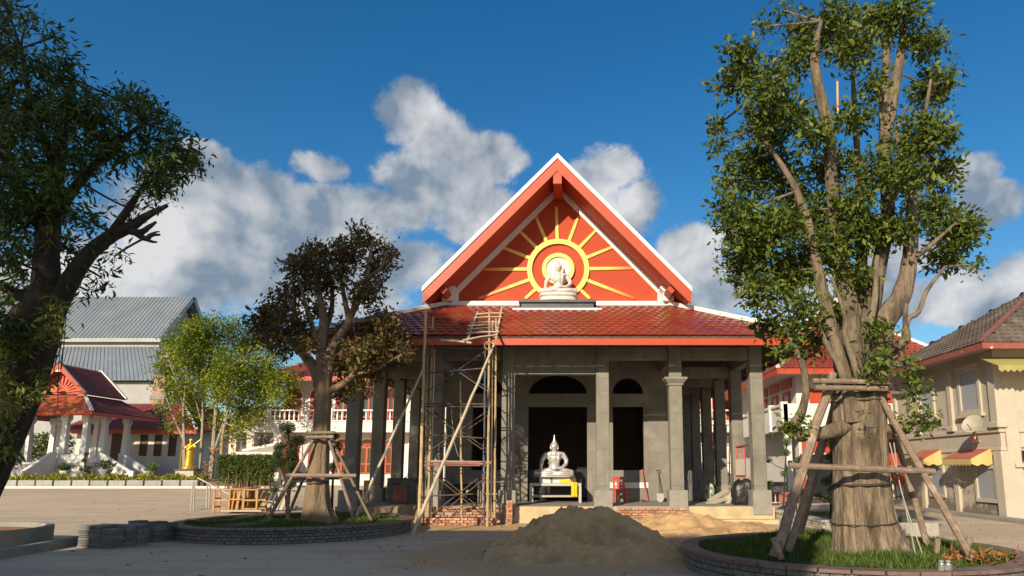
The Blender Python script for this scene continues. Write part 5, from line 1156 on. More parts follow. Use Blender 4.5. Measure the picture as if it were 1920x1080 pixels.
# stacks of paving slabs
slab_me = brick_mesh((.30, .30, .046), stone_dark, 'paving_slab')
def slab_stack(label, c, nx, ny, n, rz):
    t = thing('paving_slab_stack', label, 'paving slabs', (*c, 0), 'stacks of dark paving slabs', rz)
    for i in range(nx):
        for j in range(ny):
            for k in range(n+random.choice((-1, 0, 0))): piece('paving_slab', slab_me, t, ((i-(nx-1)/2)*.315+random.uniform(-.012, .012), (j-(ny-1)/2)*.315+random.uniform(-.012, .012), .024+k*.053), (0, 0, random.uniform(-.03, .03)))
slab_stack('long low stack of dark stone paving slabs at the end of the kerb', (-10.35, 15.4), 3, 3, 9, R(-14))
slab_stack('shorter stack of dark paving slabs touching the left stone ring', (-10.2, 16.55), 3, 2, 9, R(-20))

# ------------------------------------------------------------------ sand heaps
def heap(name, label, c, rx, ry, h, seed, n=110, pw=1.25, peaks=((0, 0, 1),)):
    r_ = np.random.default_rng(seed); xs_ = np.linspace(-rx*1.25, rx*1.25, n); ys_ = np.linspace(-ry*1.25, ry*1.25, n); X, Yy = np.meshgrid(xs_, ys_)
    Z = np.zeros_like(X)
    wob = sum(r_.uniform(-.08, .08)*np.sin(k*np.arctan2(Yy/ry, X/rx)+r_.uniform(0, 6)) for k in range(2, 8))
    for px, py, ph in peaks:
        d = np.sqrt(((X-px)/rx)**2+((Yy-py)/ry)**2)*(1+wob); Z = np.maximum(Z, h*ph*np.clip(1-d**pw, -.08, 1))
    def vn(freq, amp, ridge=False):
        g = r_.normal(0, 1, (int(freq)+3, int(freq)+3)); u = np.linspace(0, freq, n); i = u.astype(int); f = u-i; f = f*f*(3-2*f)
        A = g[i][:, i]*(1-f)[:, None]*(1-f)[None]+g[i+1][:, i]*f[:, None]*(1-f)[None]+g[i][:, i+1]*(1-f)[:, None]*f[None]+g[i+1][:, i+1]*f[:, None]*f[None]
        return amp*(-np.abs(A) if ridge else A)
    m = np.clip(Z/h*3, 0, 1)
    Z = Z+m*(vn(7, .06*h)+vn(13, .085*h, True)+vn(24, .045*h, True)+vn(48, .022*h)+vn(90, .012*h))
    Z = np.where(Z < .004, -.03, Z)
    V = np.stack([X, Yy, Z], -1).reshape(-1, 3); F = [(j*n+i, j*n+i+1, (j+1)*n+i+1, (j+1)*n+i) for j in range(n-1) for i in range(n-1) if max(Z[j, i], Z[j, i+1], Z[j+1, i], Z[j+1, i+1]) > -.02]
    b = MB(); b.v = [tuple(q) for q in V]; b.f = F
    o = b.build(name, sand_mat, None, smooth=True); o.location = (*c, 0); return tag(o, label, 'sand heap', 'heaps of building sand')
heap('sand_heap', 'large shaded heap of brown building sand in front of the hall', (.3, 14.4), 1.62, 1.75, 1.0, 3, 170, pw=1.5, peaks=((-.3, 0, .98), (.2, .15, .93), (-.95, -.4, .42), (.6, -.3, .55)))
heap('sand_heap', 'smaller low heap of sand against the brick platform of the hall', (3.1, 18.2), 2.1, 1.7, .66, 5, 90, peaks=((-.4, .1, .95), (.6, 0, .6)))
p = np.stack([rng.normal(-1.0, 2.2, 500), rng.normal(17.2, 3.0, 500), np.full(500, .004)], 1); b = MB()
for q in p:
    if q[1] < 21.3 and q[1] > 9: s = random.uniform(.008, .03); b.box((q[0], q[1], s*.3), (s*1.5, s, s*.8), Euler((random.random(), random.random(), random.random()*6)))
o = b.build('gravel_crumbs', sand_mat, None); o['kind'] = 'stuff'; o['label'] = 'crumbs of sand and grit scattered over the concrete'; o['category'] = 'grit'

# ------------------------------------------------------------------ brick steps being laid under the scaffold
bs = thing('brick_steps', 'half laid steps of orange bricks against the platform under the scaffold', 'brick steps', (-3.55, 21.2, 0))
for (yy, z0, rows, d) in ((-.42, 0, 3, 0), (-.12, .225, 2, 1), (.18, .375, 2, 2)):
    for r in range(rows):
        for i in range(11):
            x = -1.15+i*.222+(r % 2)*.1
            if random.random() < .12 and r == rows-1: continue
            piece('brick', bk, bs, (x, yy+random.uniform(-.03, .03), z0+.036+r*.076), (random.uniform(-.02, .02), random.uniform(-.02, .02), random.uniform(-.08, .08)))
MB().bx(-1.2, 1.2, -.36, .3, -.05, .2).build('rubble_core', mortar, bs); MB().bx(-1.2, 1.2, -.07, .3, .2, .36).build('rubble_core', mortar, bs)
bp = thing('brick_pile', 'small tower of stacked orange bricks beside the pedestal at the scaffold', 'bricks', (-2.05, 21.35, 0))
for k in range(10):
    for s in (0, 1): piece('brick', bk, bp, ((s-.5)*.11 if k % 2 else 0, 0 if k % 2 else (s-.5)*.11, .036+k*.072), (0, 0, (R(90) if k % 2 else 0)+random.uniform(-.15, .15)))
MB().bx(-.5, .02, .02, .2, 0, .62).build('side_block', concrete_cast, bp)

# ------------------------------------------------------------------ scaffold
YS0, YS1 = 20.35, 21.3
scf = thing('scaffold', 'tall scaffold of steel frames and bamboo poles standing before the hall', 'scaffold', (-3.6, 20.8, 0))
def rod(name, m, a, Ya, b_, Yb, r, parent=scf, n=7, r1=None):
    p0, p1 = at(*a, Ya), at(*b_, Yb); o = org_of(parent)
    mb_ = MB(); k = max(2, int((p1-p0).length/.45)); pts = [p0.lerp(p1, i/k)-o+Vector((random.uniform(-1, 1), random.uniform(-1, 1), 0))*r*.22*(0 < i < k) for i in range(k+1)]
    rs = [r+((r1 or r)-r)*i/k for i in range(k+1)]
    if m in (bamboo, bamboo_pale):              # nodes on bamboo
        P2 = []; R2 = []
        for i, (p, q) in enumerate(zip(pts, rs)):
            if 0 < i < k:
                dd = (pts[i+1]-pts[i-1]).normalized()*.02; P2 += [p-dd, p, p+dd]; R2 += [q, q*1.2, q]
            else: P2.append(p); R2.append(q)
        pts, rs = P2, R2
    return mb_.tube(pts, rs, n).build(name, m, parent, smooth=True)
rod('bamboo_post', bamboo, (786, 987), YS0, (798, 582), YS0, .055, r1=.042); rod('bamboo_post', bamboo, (802, 981), YS1-.3, (812, 594), YS1-.3, .042, r1=.03)
rod('bamboo_post', bamboo, (914, 988), YS0, (918, 582), YS0, .045, r1=.035); rod('bamboo_post', bamboo, (927, 984), YS1-.4, (930, 597), YS1-.4, .04, r1=.032)
rod('bamboo_post', bamboo, (866, 981), YS1-.3, (863, 714), YS1-.3, .034, r1=.026)
for px, Y in ((797, YS0+.12), (812, YS1), (910, YS0+.12), (924, YS1)):
    for y0, y1 in ((985, 873), (872, 758), (757, 648)): rod('frame_post', steel_blue if px > 900 else steel_dark, (px-3+(985-y0)*.008, y0), Y, (px-3+(985-y1)*.008, y1), Y, .03)
for py, m in ((872, steel_red), (866, steel_red), (757, steel_dark), (762, steel_dark), (652, steel_dark)):
    rod('frame_ledger', m, (798, py), YS0+.12, (912, py+1), YS0+.12, .02); rod('frame_ledger', m, (812, py), YS1, (922, py), YS1, .02)
for py in (872, 820, 757, 700, 652, 930):
    rod('frame_transom', steel_dark, (799, py), YS0+.14, (809, py), YS1-.02, .018); rod('frame_transom', steel_blue, (910, py), YS0+.14, (921, py), YS1-.02, .018)
for (a, c, m) in (((800, 657), (913, 733), steel_blue), ((800, 735), (912, 657), steel_blue), ((798, 768), (912, 848), steel_dark), ((798, 850), (912, 772), steel_dark), ((800, 880), (914, 972), steel_dark), ((800, 972), (912, 885), steel_dark)):
    rod('cross_brace', m, a, YS0+.1, c, YS0+.1, .019)
    rod('cross_brace', m, (a[0]+13, a[1]+2), YS1+.03, (c[0]+11, c[1]+1), YS1+.03, .019)
for a, c, Y in (((793, 983), (803, 640), YS1+.1), ((806, 983), (815, 655), YS0+.5), ((920, 984), (924, 600), YS0+.5), ((905, 985), (910, 700), YS1+.1)): rod('bamboo_post', bamboo_pale, a, Y, c, Y, .03, r1=.022)
for a, c in (((798, 700), (912, 690)), ((800, 815), (913, 822)), ((802, 930), (915, 925))): rod('tie_pole', steel_dark, a, YS0+.02, c, YS0+.02, .022)
rod('plank', wood_grey, (808, 866), YS0+.4, (920, 868), YS0+.4, .05)
for px, py in ((876, 921),): 
    c = at(px, py, YS0+.1)-scf.location; MB().box(c, (.05, .03, .08), Euler((0, .5, 0))).build('brace_tie', rope_mat, scf)
o = MB(); o.tube([at(x, y, YS0+.3)-scf.location for x, y in ((846, 757), (848, 790), (852, 830), (858, 852), (872, 867))], .008, 5); o.build('rope', rope_mat, scf)
o = MB(); o.tube([at(917+9*math.cos(a*.5), 648+7*math.sin(a*.5), YS0-.05)-scf.location for a in range(13)], .012, 5); o.build('tie_loop', bamboo_pale, scf)
def pole(label, a, Ya, b_, Yb, r, m=bamboo_pale, group=None, name='bamboo_pole', r1=None, cat='pole', zb=None):
    p0 = at(*a, Ya); t = thing(name, label, cat, p0, group); rod('shaft', m, a, Ya, b_, Yb, r, t, 8, r1); return t
t_ = pole('long pale bamboo pole leaning diagonally across the scaffold front', (773, 1003), 18.0, (927, 645), 20.2, .055, r1=.035, group='leaning bamboo poles')
pole('bamboo pole leaning from the left ring to the scaffold top', (668, 968), 19.6, (794, 690), 20.3, .045, r1=.03, group='leaning bamboo poles')
# ladder of bamboo lying on the roof
def on_roof(px, py, off=.12):
    r = Vector(ray(px, py)); n = Vector((0, -(TZ-EZ), TY-EY)).normalized(); p0 = Vector((HX, HY+EY, EZ))+n*off; k = (p0-Vector((0, 0, EYE))).dot(n)/r.dot(n); return Vector((0, 0, EYE))+r*k
lad = thing('bamboo_ladder', 'rough bamboo ladder lying on the red roof above the scaffold', 'ladder', on_roof(876, 646))
def lrod(name, a, c, r, off=.12): 
    o = lad.location; MB().tube([on_roof(*a, off)-o, (on_roof(*a, off)+on_roof(*c, off))/2-o+Vector((0, 0, .02)), on_roof(*c, off)-o], [r, r*.95, r*.85], 7).build(name, bamboo_pale, lad, smooth=True)
lrod('rail', (876, 640), (896, 585), .04); lrod('rail', (930, 634), (941, 578), .04)
for a, c in (((893, 589), (943, 587)), ((888, 596), (941, 594)), ((882, 606), (938, 604)), ((878, 611), (936, 609)), ((876, 618), (935, 614)), ((875, 625), (936, 622)), ((868, 638), (930, 628))): lrod('rung', a, c, .028, .19)
lrod('rail', (826, 638), (884, 643), .035, .1)

# ------------------------------------------------------------------ props of the two trees
def prop_frame(label, Y, poles, bars, m, group):
    p0 = at(*poles[0][0], Y+poles[0][3]); t = thing('tree_prop_frame', label, 'tree support', (p0.x, p0.y, .3), group)
    for a, c, r, d0, d1 in poles: rod('prop_pole', m, a, Y+d0, c, Y+d1, r, t, 8, r*.85)
    for a, c, r, d in bars: rod('cross_bar', m, a, Y+d, c, Y+d, r, t, 8)
    return t
prop_frame('frame of thick weathered poles propping the large right tree', YT, [((1452, 1045), (1562, 700), .085, -.9, -.35), ((1478, 1035), (1540, 830), .06, -.2, .1), ((1500, 1000), (1578, 700), .06, .7, .2), ((1822, 1046), (1650, 742), .062, -.9, -.4), ((1738, 1022), (1664, 760), .055, .3, .1)],
  [((1480, 873), (1752, 884), .05, -.66), ((1478, 868), (1690, 878), .045, .55), ((1524, 714), (1670, 717), .045, -.55), ((1528, 727), (1664, 729), .045, -.6), ((1540, 722), (1660, 722), .045, .5)], pole_brown, 'tree prop frames')
prop_frame('frame of thinner brown poles propping the bronze leaved tree', YB, [((503, 973), (593, 815), .05, -.7, -.3), ((538, 970), (602, 820), .042, .5, .2), ((664, 977), (614, 815), .045, -.6, -.25), ((697, 976), (622, 825), .042, .4, .1)],
  [((535, 891), (668, 892), .05, -.5), ((540, 897), (660, 896), .045, .4), ((574, 812), (628, 811), .045, -.35), ((574, 820), (626, 819), .045, -.4)], pole_brown, 'tree prop frames')
def stake(label, px, py, px2, py2, Y, r, m=pole_brown): pole(label, (px, py), Y, (px2, py2), Y, r, m, 'short stakes in the tree rings', 'stake', cat='stake')
stake('short peg at the foot of the left brown prop pole', 506, 977, 500, 968, YB-.75, .05); stake('upright pale stake left of the bronze tree trunk', 540, 975, 538, 928, YB-.2, .055)
stake('split stake at the foot of the thick dark prop pole', 1466, 1048, 1450, 1008, YT-1.0, .05); stake('pale sawn stake behind the right prop pole', 1815, 1030, 1818, 1006, YT+.2, .055); stake('dark short stake in the weeds right of the trunk', 1757, 1038, 1759, 1010, YT-.2, .045)
for k, (a, m_, c) in enumerate((((1668, 830), (1695, 940), (1718, 1045)), ((1676, 830), (1690, 920), (1730, 1040)))):
    b = MB(); p0 = at(*c, YT-.6); b.tube([q[:3] for q in curve([at(*a, YT-.4), at(*m_, YT-.45), p0], 6)], .010, 6)
    solo('guy_rope', b, rope_mat, 'pale guy rope hanging %s from the right tree fork' % ('on the left of a pair' if k == 0 else 'on the right of a pair'), 'rope', p0, 'guy ropes')
for k, px in enumerate((1766, 1779)):
    p0 = at(px, 1066, 9.48); p0.z = .342; j = thing('glass_jar', 'clear glass jar on the brick coping, %s of two' % ('left' if k == 0 else 'right'), 'jar', p0, 'glass jars on the coping')
    MB().lathe([(.038, 0), (.042, .01), (.042, .08), (.03, .1), (.03, .115)], n=14).build('body', clear_glass, j, smooth=True); MB().lathe([(.033, .116), (.033, .13)], n=14).build('lid', steel_pale, j)
p = np.array([at(1838, 1040, 10.6)])+rng.normal(0, 1, (160, 3))*np.array([.35, .3, .06]); p[:, 2] = np.abs(p[:, 2]-.3)*.5+.33
o = bpy.data.objects.new('dry_leaves', leaf_mesh('dry_leaves', leaf_dry, p, rng.normal(0, 1, (160, 3)), rng.uniform(.1, .22, 160), .25)); COL.objects.link(o); o['kind'] = 'stuff'; o['label'] = 'heap of dry brown leaves and twigs in the right ring'; o['category'] = 'dry leaves'
bm_ = pole('yellow tipped bamboo cane standing among the upper branches of the right tree', (1571, 215), YT, (1570, 150), YT, .02, bamboo, name='cane', cat='cane')

# ------------------------------------------------------------------ table, statue, cloth in the doorway
tb = thing('low_table', 'plain steel frame table in the hall doorway carrying the statue', 'table', (-.68, 24.05, FL))
w = .86
for x in (-w, w):
    for y in (-.35, .35): MB().bx(x-.045, x+.045, y-.045, y+.045, 0, .58).build('leg', steel_pale, tb)
MB().bx(-w-.045, w+.045, -.395, .395, .581, .68).build('top', steel_pale, tb, bevel=.006); MB().bx(-w+.046, w-.046, -.38, -.32, .2, .26).build('stretcher', wood_grey, tb); MB().bx(-w+.046, w-.046, .32, .38, .2, .26).build('stretcher', wood_grey, tb)
zt0 = FL+.68
box_ = thing('offering_box', 'pale box under the statue on the doorway table', 'box', (-.72, 24.05, zt0+.004)); MB().bx(-.52, .52, -.3, .3, 0, .2).build('body', white_paint, box_, bevel=.01); MB().bx(-.14, -.06, -.303, -.3005, 0, .2).build('ribbon', mat('green_band', (.1, .2, .15), rough=.5), box_)
zt2 = at(1041, 815, 24.05).z; s2 = (zt2-zt0-.2-.10)/1.30
statue('silvery white seated statue on the table in the hall doorway', (-.74, 24.08, zt0+.205), s2, [(.66*s2, 0, .05), (.62*s2, 0, .06)], mat('silver_lacquer', (.6, .57, .56), (.7, .67, .66), 3, .3, .02, 20, metal=.45))
for (px, py, w_, lab) in ((1063, 893, .28, 'white draped round bundle beside the doorway statue'), ):
    c = at(px, py, 24.1); b = MB(); b.lathe([(.30, 0), (.31, .12), (.27, .2), (.2, .24), (.21, .34), (.17, .42), (.05, .45)], (0, 0, 0), 18); b.v = [(x*(1+.06*math.sin(5*math.atan2(y, x))), y*.8, z) for x, y, z in b.v]
    o = solo('draped_bundle', b, marble, lab, 'bundle', smooth=True); o.location = (c.x+.02, 24.15, zt0+.003)
def cloth(name, label, c, w_, d_, h_, seed):
    n = 22; r_ = np.random.default_rng(seed); b = MB()
    for j in range(n):
        for i in range(n):
            u, v = i/(n-1)*2-1, j/(n-1)*2-1; e = max(abs(u), abs(v)); z = h_*(1-e**4)*(.75+.25*math.sin(7*u+3*v+seed)*math.cos(5*v-2*u))+r_.uniform(-.012, .012)*(e < .95)
            b.v.append((c[0]+u*w_*(1+.08*math.sin(4*v)), c[1]+v*d_, c[2]+max(z, 0)))
    b.f = [(j*n+i, j*n+i+1, (j+1)*n+i+1, (j+1)*n+i) for j in range(n-1) for i in range(n-1)]
    return solo(name, b, cloth_yel, label, 'cloth', c, smooth=True)
c = at(1061, 905, 23.85)
cl_ = cloth('saffron_cloth', 'crumpled saffron yellow cloth heaped on the table corner', (c.x, 23.85, zt0+.004), .24, .17, .2, 2)
q = at(1077, 905, 23.6); b = MB(); n = 8
for j in range(12):
    for i in range(n): b.v.append((q.x-.1+.2*i/(n-1), 23.63+.02*math.sin(i*1.7)-(.03 if j < 11 else 0), zt0+.03-.52*j/11))
b.f = [(j*n+i, j*n+i+1, (j+1)*n+i+1, (j+1)*n+i) for j in range(11) for i in range(n-1)]
o = solo('hanging_cloth', b, cloth_yel, 'saffron yellow cloth hanging down over the table leg', 'cloth', (q.x, 23.63, zt0-.5), smooth=True)
sd = o.modifiers.new('solid', 'SOLIDIFY'); sd.thickness = .02
b = MB(); b.bx(-1.95, .55, 25.6, 27.2, FL+.01, 1.75); o = solo('tarpaulin_stack', b, tarp_black, 'stack covered in black tarpaulin inside the dark doorway', 'tarpaulin', (-.7, 26.4, FL+.01), bevel=.08)
c = at(1235, 940, 24.3)
wt_ = thing('trestle_table', 'small pale trestle table behind the scaffold beside the pedestal', 'table', (-2.95, 24.0, FL))
for x in (-.42, .42):
    for y in (-.2, .2): MB().bx(x-.035, x+.035, y-.035, y+.035, 0, .68).build('leg', wood_grey, wt_)
MB().bx(-.5, .5, -.28, .28, .681, .74).build('top', wood_grey, wt_); MB().bx(-.38, .38, -.22, -.18, .28, .33).build('stretcher', wood_grey, wt_)
b = MB(); b.bx(-4.5, -3.5, 24.1, 24.6, FL+.005, 1.15); solo('tarpaulin_heap', b, tarp_black, 'low heap under black tarpaulin behind the scaffold', 'tarpaulin', (-4.0, 24.35, FL+.005), bevel=.06)
# red plastic chair
ch = thing('plastic_chair', 'red plastic armless chair against the grey hall wall', 'chair', (1.62, 24.05, FL), None, R(12))
for x in (-.2, .2):
    MB().add([(x-.03, -.22, 0), (x+.03, -.22, 0), (x+.03, -.17, 0), (x-.03, -.17, 0), (x*.92-.035, -.2, .42), (x*.92+.035, -.2, .42), (x*.92+.035, -.14, .42), (x*.92-.035, -.14, .42)], [(0,1,2,3),(4,5,6,7),(0,1,5,4),(1,2,6,5),(2,3,7,6),(3,0,4,7)]).build('leg', plastic_red, ch)
    MB().beam((x, .24, 0), (x*.92, .18, .42), .06, .05, (0, 1, 0)).build('leg', plastic_red, ch); MB().beam((x*.92, .19, .42), (x*.88, .28, .84), .06, .04, (0, 1, 0)).build('back_post', plastic_red, ch)
MB().bx(-.22, .22, -.22, .22, .42, .46).build('seat', plastic_red, ch, bevel=.015)
MB().beam((-.2, .28, .84), (.2, .28, .84), .04, .1).build('back_rail', plastic_red, ch, bevel=.01); MB().beam((0, .20, .46), (0, .275, .80), .12, .03, (0, 1, 0)).build('back_splat', plastic_red, ch)
MB().beam((-.19, .21, .55), (.19, .21, .55), .03, .05).build('back_rail', plastic_red, ch); MB().bx(-.2, .2, -.215, -.2, .34, .42).build('apron', plastic_red, ch)
# shovel and hoe
sp = thing('shovel', 'dark handled shovel leaning on the grey hall wall', 'shovel', (3.05, 24.3, FL))
MB().tube([(0, 0, .32), (0, .3, .98)], .018, 7).build('shaft', steel_dark, sp); b = MB(); b.tube([(-.07, .34, 1.12), (-.05, .32, 1.05), (0, .3, .98), (.05, .32, 1.05), (.07, .34, 1.12), (-.07, .34, 1.12)], .014, 6); b.build('handle', steel_dark, sp)
b = MB(); b.prism([(-.12, .30), (.12, .30), (.125, .1), (.07, .01), (0, -.0), (-.07, .01), (-.125, .1)], 'y', -.02, .0); b.build('blade', steel_pale, sp)
ho = thing('hoe', 'red handled hoe leaning on the grey hall wall left of the shovel', 'hoe', (2.45, 24.3, FL)); MB().tube([(.12, 0, .02), (0, .33, 1.15)], [.02, .024], 7).build('handle', plastic_red, ho); MB().box((.03, -.02, .04), (.24, .16, .02), Euler((.3, .2, 0))).build('blade', steel_dark, ho)
def sack(name, label, c, w_, d_, h_, m, rz=0, group=None, lean=0):
    b = MB(); n = 30; prof = curve([(.82, 0), (1, .1), (1.04, .35), (.98, .65), (.82, .86), (.4, 1.0)], 3); ph = [random.uniform(0, 6) for _ in range(6)]
    for q, z in prof:
        for j in range(n):
            a = 2*math.pi*j/n; ca, sa = math.cos(a), math.sin(a); e = 1/max(abs(ca), abs(sa))**.6
            f = 1+.05*math.sin(5*a+ph[0]+4*z)+.04*math.sin(9*a+ph[1]-7*z)+random.uniform(-.045, .045); b.v.append((w_/2*q*ca*e*f+lean*z, d_/2*q*sa*e*f, h_*z*(1+random.uniform(-.02, .02)+.05*math.sin(3*a+ph[2])*z)))
    b.f = [(i*n+j, i*n+(j+1) % n, (i+1)*n+(j+1) % n, (i+1)*n+j) for i in range(len(prof)-1) for j in range(n)]+[tuple((len(prof)-1)*n+j for j in range(n)), tuple(range(n))]
    o = solo(name, b, m, label, 'sack', None, group, smooth=True); o.location = c; o.rotation_euler = (0, 0, rz); return o
sack('cement_sack', 'green printed sack behind the capital topped hall column', (3.2+.55, 24.0, FL), .35, .3, .42, bag_green, group='printed sacks on the platform')
sack('cement_sack', 'multi coloured printed sack beside the roof tile stack', (at(1329, 940, 25.5).x, 25.5, FL), .42, .4, .62, bag_green, group='printed sacks on the platform')
sack('rubbish_bag', 'black plastic sheet wrapped bundle beside the last front column', (at(1393, 940, 22.5).x, 22.5, FL), .72, .5, .82, plastic_black, lean=.05)
ts = thing('roof_tile_stack', 'dark stack of spare roof tiles standing behind the front column', 'roof tiles', (at(1306, 930, 25.2).x, 25.2, FL))
tsm = brick_mesh((.03, .3, .38), stone_dark, 'spare_tile')
for r in range(3):
    for i in range(13): piece('spare_tile', tsm, ts, (-.28+i*.045, 0, .2+r*.36), (0, random.uniform(.02, .12), random.uniform(-.05, .05)))
pk = thing('plank_pile', 'loose pile of grey boards leaning in the hall side aisle', 'boards', (at(1345, 940, 23.9).x, 23.9, FL))
for i, (dx, dz, a, l) in enumerate(((0, .18, -.55, .9), (.02, .25, -.5, .8), (.30, .12, -.75, .6), (.36, .16, -.8, .55), (-.05, .08, -.2, .9))): MB().box((dx, -.1*i, dz), (l, .3, .035), Euler((.2, a, .15*i))).build('board', wood_grey, pk)
rl = thing('board_trestle', 'red painted steel trestle holding a board in the hall side aisle', 'trestle', (at(1390, 900, 24.6).x, 24.6, FL)); o_ = rl.location
for px in (1383, 1396): rod('upright', plastic_red, (px+2 if px > 1390 else px, 918), 24.6, (px-1, 832), 24.6, .035, rl)
rod('top_bar', steel_dark, (1380, 838), 24.55, (1405, 834), 24.55, .03, rl); rod('brace', plastic_red, (1383, 862), 24.6, (1396, 862), 24.6, .02, rl)
MB().box(at(1388, 876, 24.5)-o_, (.34, .03, .58)).build('board', wood_grey, rl)
# scaffold at the rear right of the hall
bsf = thing('rear_scaffold', 'dark steel tube scaffold far back between the hall side columns', 'scaffold', (at(1335, 900, 40).x, 40, gz(40)))
for px in (1306, 1312, 1332, 1338, 1362, 1368): rod('post', steel_dark, (px, 905), 40, (px, 796), 40, .03, bsf)
for py in (797, 815, 835, 868, 890): rod('ledger', steel_dark, (1300, py), 40, (1374, py), 40, .028, bsf)
# platform-left rubble: stone block stack with weeds
sb = thing('stone_stack', 'dark stack of stone and brick on the left platform topped with weeds', 'stone stack', (at(752, 940, 23.4).x, 23.4, FL))
st_me = brick_mesh((.24, .2, .045), stone_dark, 'stone'); 
for k in range(18):
    for i in range(4): piece('stone', st_me, sb, (-.37+i*.245+random.uniform(-.02, .02), random.uniform(-.03, .03), .024+k*.048), (0, 0, random.uniform(-.08, .08)))
MB().bx(-.25, .25, -.16, -.11, .02, .62).build('rusty_plate', steel_red, sb)
add_leaves(sb, 'weeds', leaf_topiary2, 23.4, [(735, 893, 7), (745, 895, 6), (765, 896, 7), (780, 898, 5)], .12, 120)
ob_ = thing('brick_column', 'narrow pile of orange bricks between the left columns', 'bricks', (at(687, 925, 24).x, 24, FL))
for k in range(11): piece('brick', bk, ob_, (0, 0, .036+k*.07), (0, 0, random.uniform(-.1, .1)))
# benches and frames left of hall
def slat_bench(label, loc, rz):
    t = thing('slatted_panel', label, 'pallet', loc, None, rz)
    for i in range(9): MB().box((-.72+i*.18, 0, .5), (.13, .03, 1.0), Euler((-.35, .25, 0))).build('slat', wood_grey, t)
    for z in (.15, .85): MB().beam((-.9, .06-.2*(z-.5), z), (.85, .06-.2*(z-.5), z), .04, .08).build('batten', wood_grey, t)
    return t
slat_bench('weathered slatted pallet leaning beside the wooden chairs', (at(517, 955, 27).x, 27, gz(27)), R(4))
def wood_chair(label, loc, rz, flat=False):
    t = thing('wooden_chair', label, 'chair', loc, 'overturned wooden chairs', rz)
    for x in (-.28, .28):
        for y in (-.28, .28): MB().box((x, y, .42), (.06, .06, .84)).build('leg', wood_warm, t)
    for z in (.12, .44): MB().bx(-.25, .25, -.30, -.26, z, z+.06).build('rail', wood_warm, t); MB().bx(-.25, .25, .26, .30, z, z+.06).build('rail', wood_warm, t); MB().bx(-.30, -.26, -.25, .25, z+.061, z+.12).build('rail', wood_warm, t); MB().bx(.26, .30, -.25, .25, z+.061, z+.12).build('rail', wood_warm, t)
    MB().bx(-.34, .34, -.34, .34, .841, .89).build('seat', wood_warm, t, bevel=.01); return t
wood_chair('left wooden stool of the group by the left ring', (at(419, 960, 26.5).x, 26.5, gz(26.5)), R(8))
wood_chair('right wooden stool with round drum inside the group', (at(477, 960, 26.4).x, 26.4, gz(26.5)), R(-10))
sp_ = thing('cable_spool', 'wooden cable drum with slanted staves between the stools', 'cable drum', (at(452, 958, 26.6).x, 26.6, gz(26.5)))
for z in (.05, .47, .86): MB().lathe([(.45, z), (.45, z+.06), (.38, z+.061), (.37, z+.0)], n=24).build('hoop', wood_warm, sp_)
for i in range(12):
    a = 2*math.pi*i/12; MB().beam((.38*math.cos(a), .38*math.sin(a), .1), (.38*math.cos(a+.25), .38*math.sin(a+.25), .88), .1, .05, (math.cos(a), math.sin(a), 0)).build('stave', wood_warm, sp_)
solo('plank', MB().box((at(455, 962, 25.9).x, 25.9, .12), (1.5, .35, .06), Euler((0, 0, .05))), wood_grey, 'grey plank lying in front of the wooden stools', 'plank', (at(455, 962, 25.9).x, 25.9, 0))
br = thing('rail_stand', 'pale steel rail stand with sloping bar left of the stools', 'barrier', (at(377, 955, 27.5).x, 27.5, gz(27.5))); 
for a, c in (((358, 954), (362, 903)), ((363, 954), (365, 903)), ((387, 953), (389, 907)), ((392, 953), (394, 908)), ((371, 896), (432, 928))): rod('tube', steel_pale, a, 27.5, c, 27.5, .03, br)
# hedge and things in the far garden
hg = thing('hedge', 'clipped green bamboo hedge in front of the carport', 'hedge', (at(463, 905, 44.5).x, 44.5, gz(44.5)))
n = 14000; x0, x1 = at(413, 880, 44.5).x, at(511, 880, 44.5).x; zt_, zm = at(463, 853, 44.5).z, at(463, 888, 44.5).z
p = np.stack([rng.uniform(x0, x1, n)-hg.location.x, rng.uniform(-.6, .6, n), rng.triangular(zm-.75, zt_-.2, zt_, n)-hg.location.z], 1)
o = bpy.data.objects.new('foliage', leaf_mesh('foliage', leaf_hedge, p, np.tile(np.array([0, -.3, .4]), (n, 1)), rng.uniform(.12, .26, n), .3, .2)); COL.objects.link(o); o.parent = hg
b = MB()
for k in range(60): x = random.uniform(x0, x1)-hg.location.x; y = random.uniform(-.5, .5); b.tube([(x, y, 0), (x+random.uniform(-.1, .1), y, zt_-hg.location.z-.3)], .03, 5)
b.build('stems', bark_brown, hg)
n = 7000; p = np.stack([rng.uniform(-46.5, -25.6, n), rng.uniform(46.55, 47.6, n), TZ0+rng.random(n)*.28+.12*np.sin(np.linspace(0, 1, n)*200)], 1); p[:, 2] += .14*np.sin(p[:, 0]*3.1)
o = bpy.data.objects.new('ground_cover', leaf_mesh('ground_cover', ground_cover, p, np.tile(np.array([0, -.3, .6]), (n, 1)), rng.uniform(.12, .26, n), .5)); COL.objects.link(o); o['kind'] = 'stuff'; o['label'] = 'yellow green bedding plants behind the granite blocks'; o['category'] = 'bedding plants'
def urn(label, px, Y, m, r, lm, kk):
    c = at(px, 890, Y); t = thing('urn', label, 'plant pot', (c.x, Y, TZ0), 'potted plants before the pavilion')
    MB().lathe([(.25*r, 0), (.3*r, .08), (.14*r, .2), (.45*r, .5*r+.2), (.6*r, .8*r+.2), (.62*r, .86*r+.2), (.5*r, .87*r+.2)], n=18).build('pot', m, t, smooth=True)
    zt = .87*r+.2; q = ball(kk, (.75*r, .75*r, .5*r)); o = bpy.data.objects.new('plant', leaf_mesh('plant', lm, q+np.array([0, 0, zt+.4*r]), q, rng.uniform(.12, .25, kk), .35)); COL.objects.link(o); o.parent = t; o['kind'] = 'stuff'
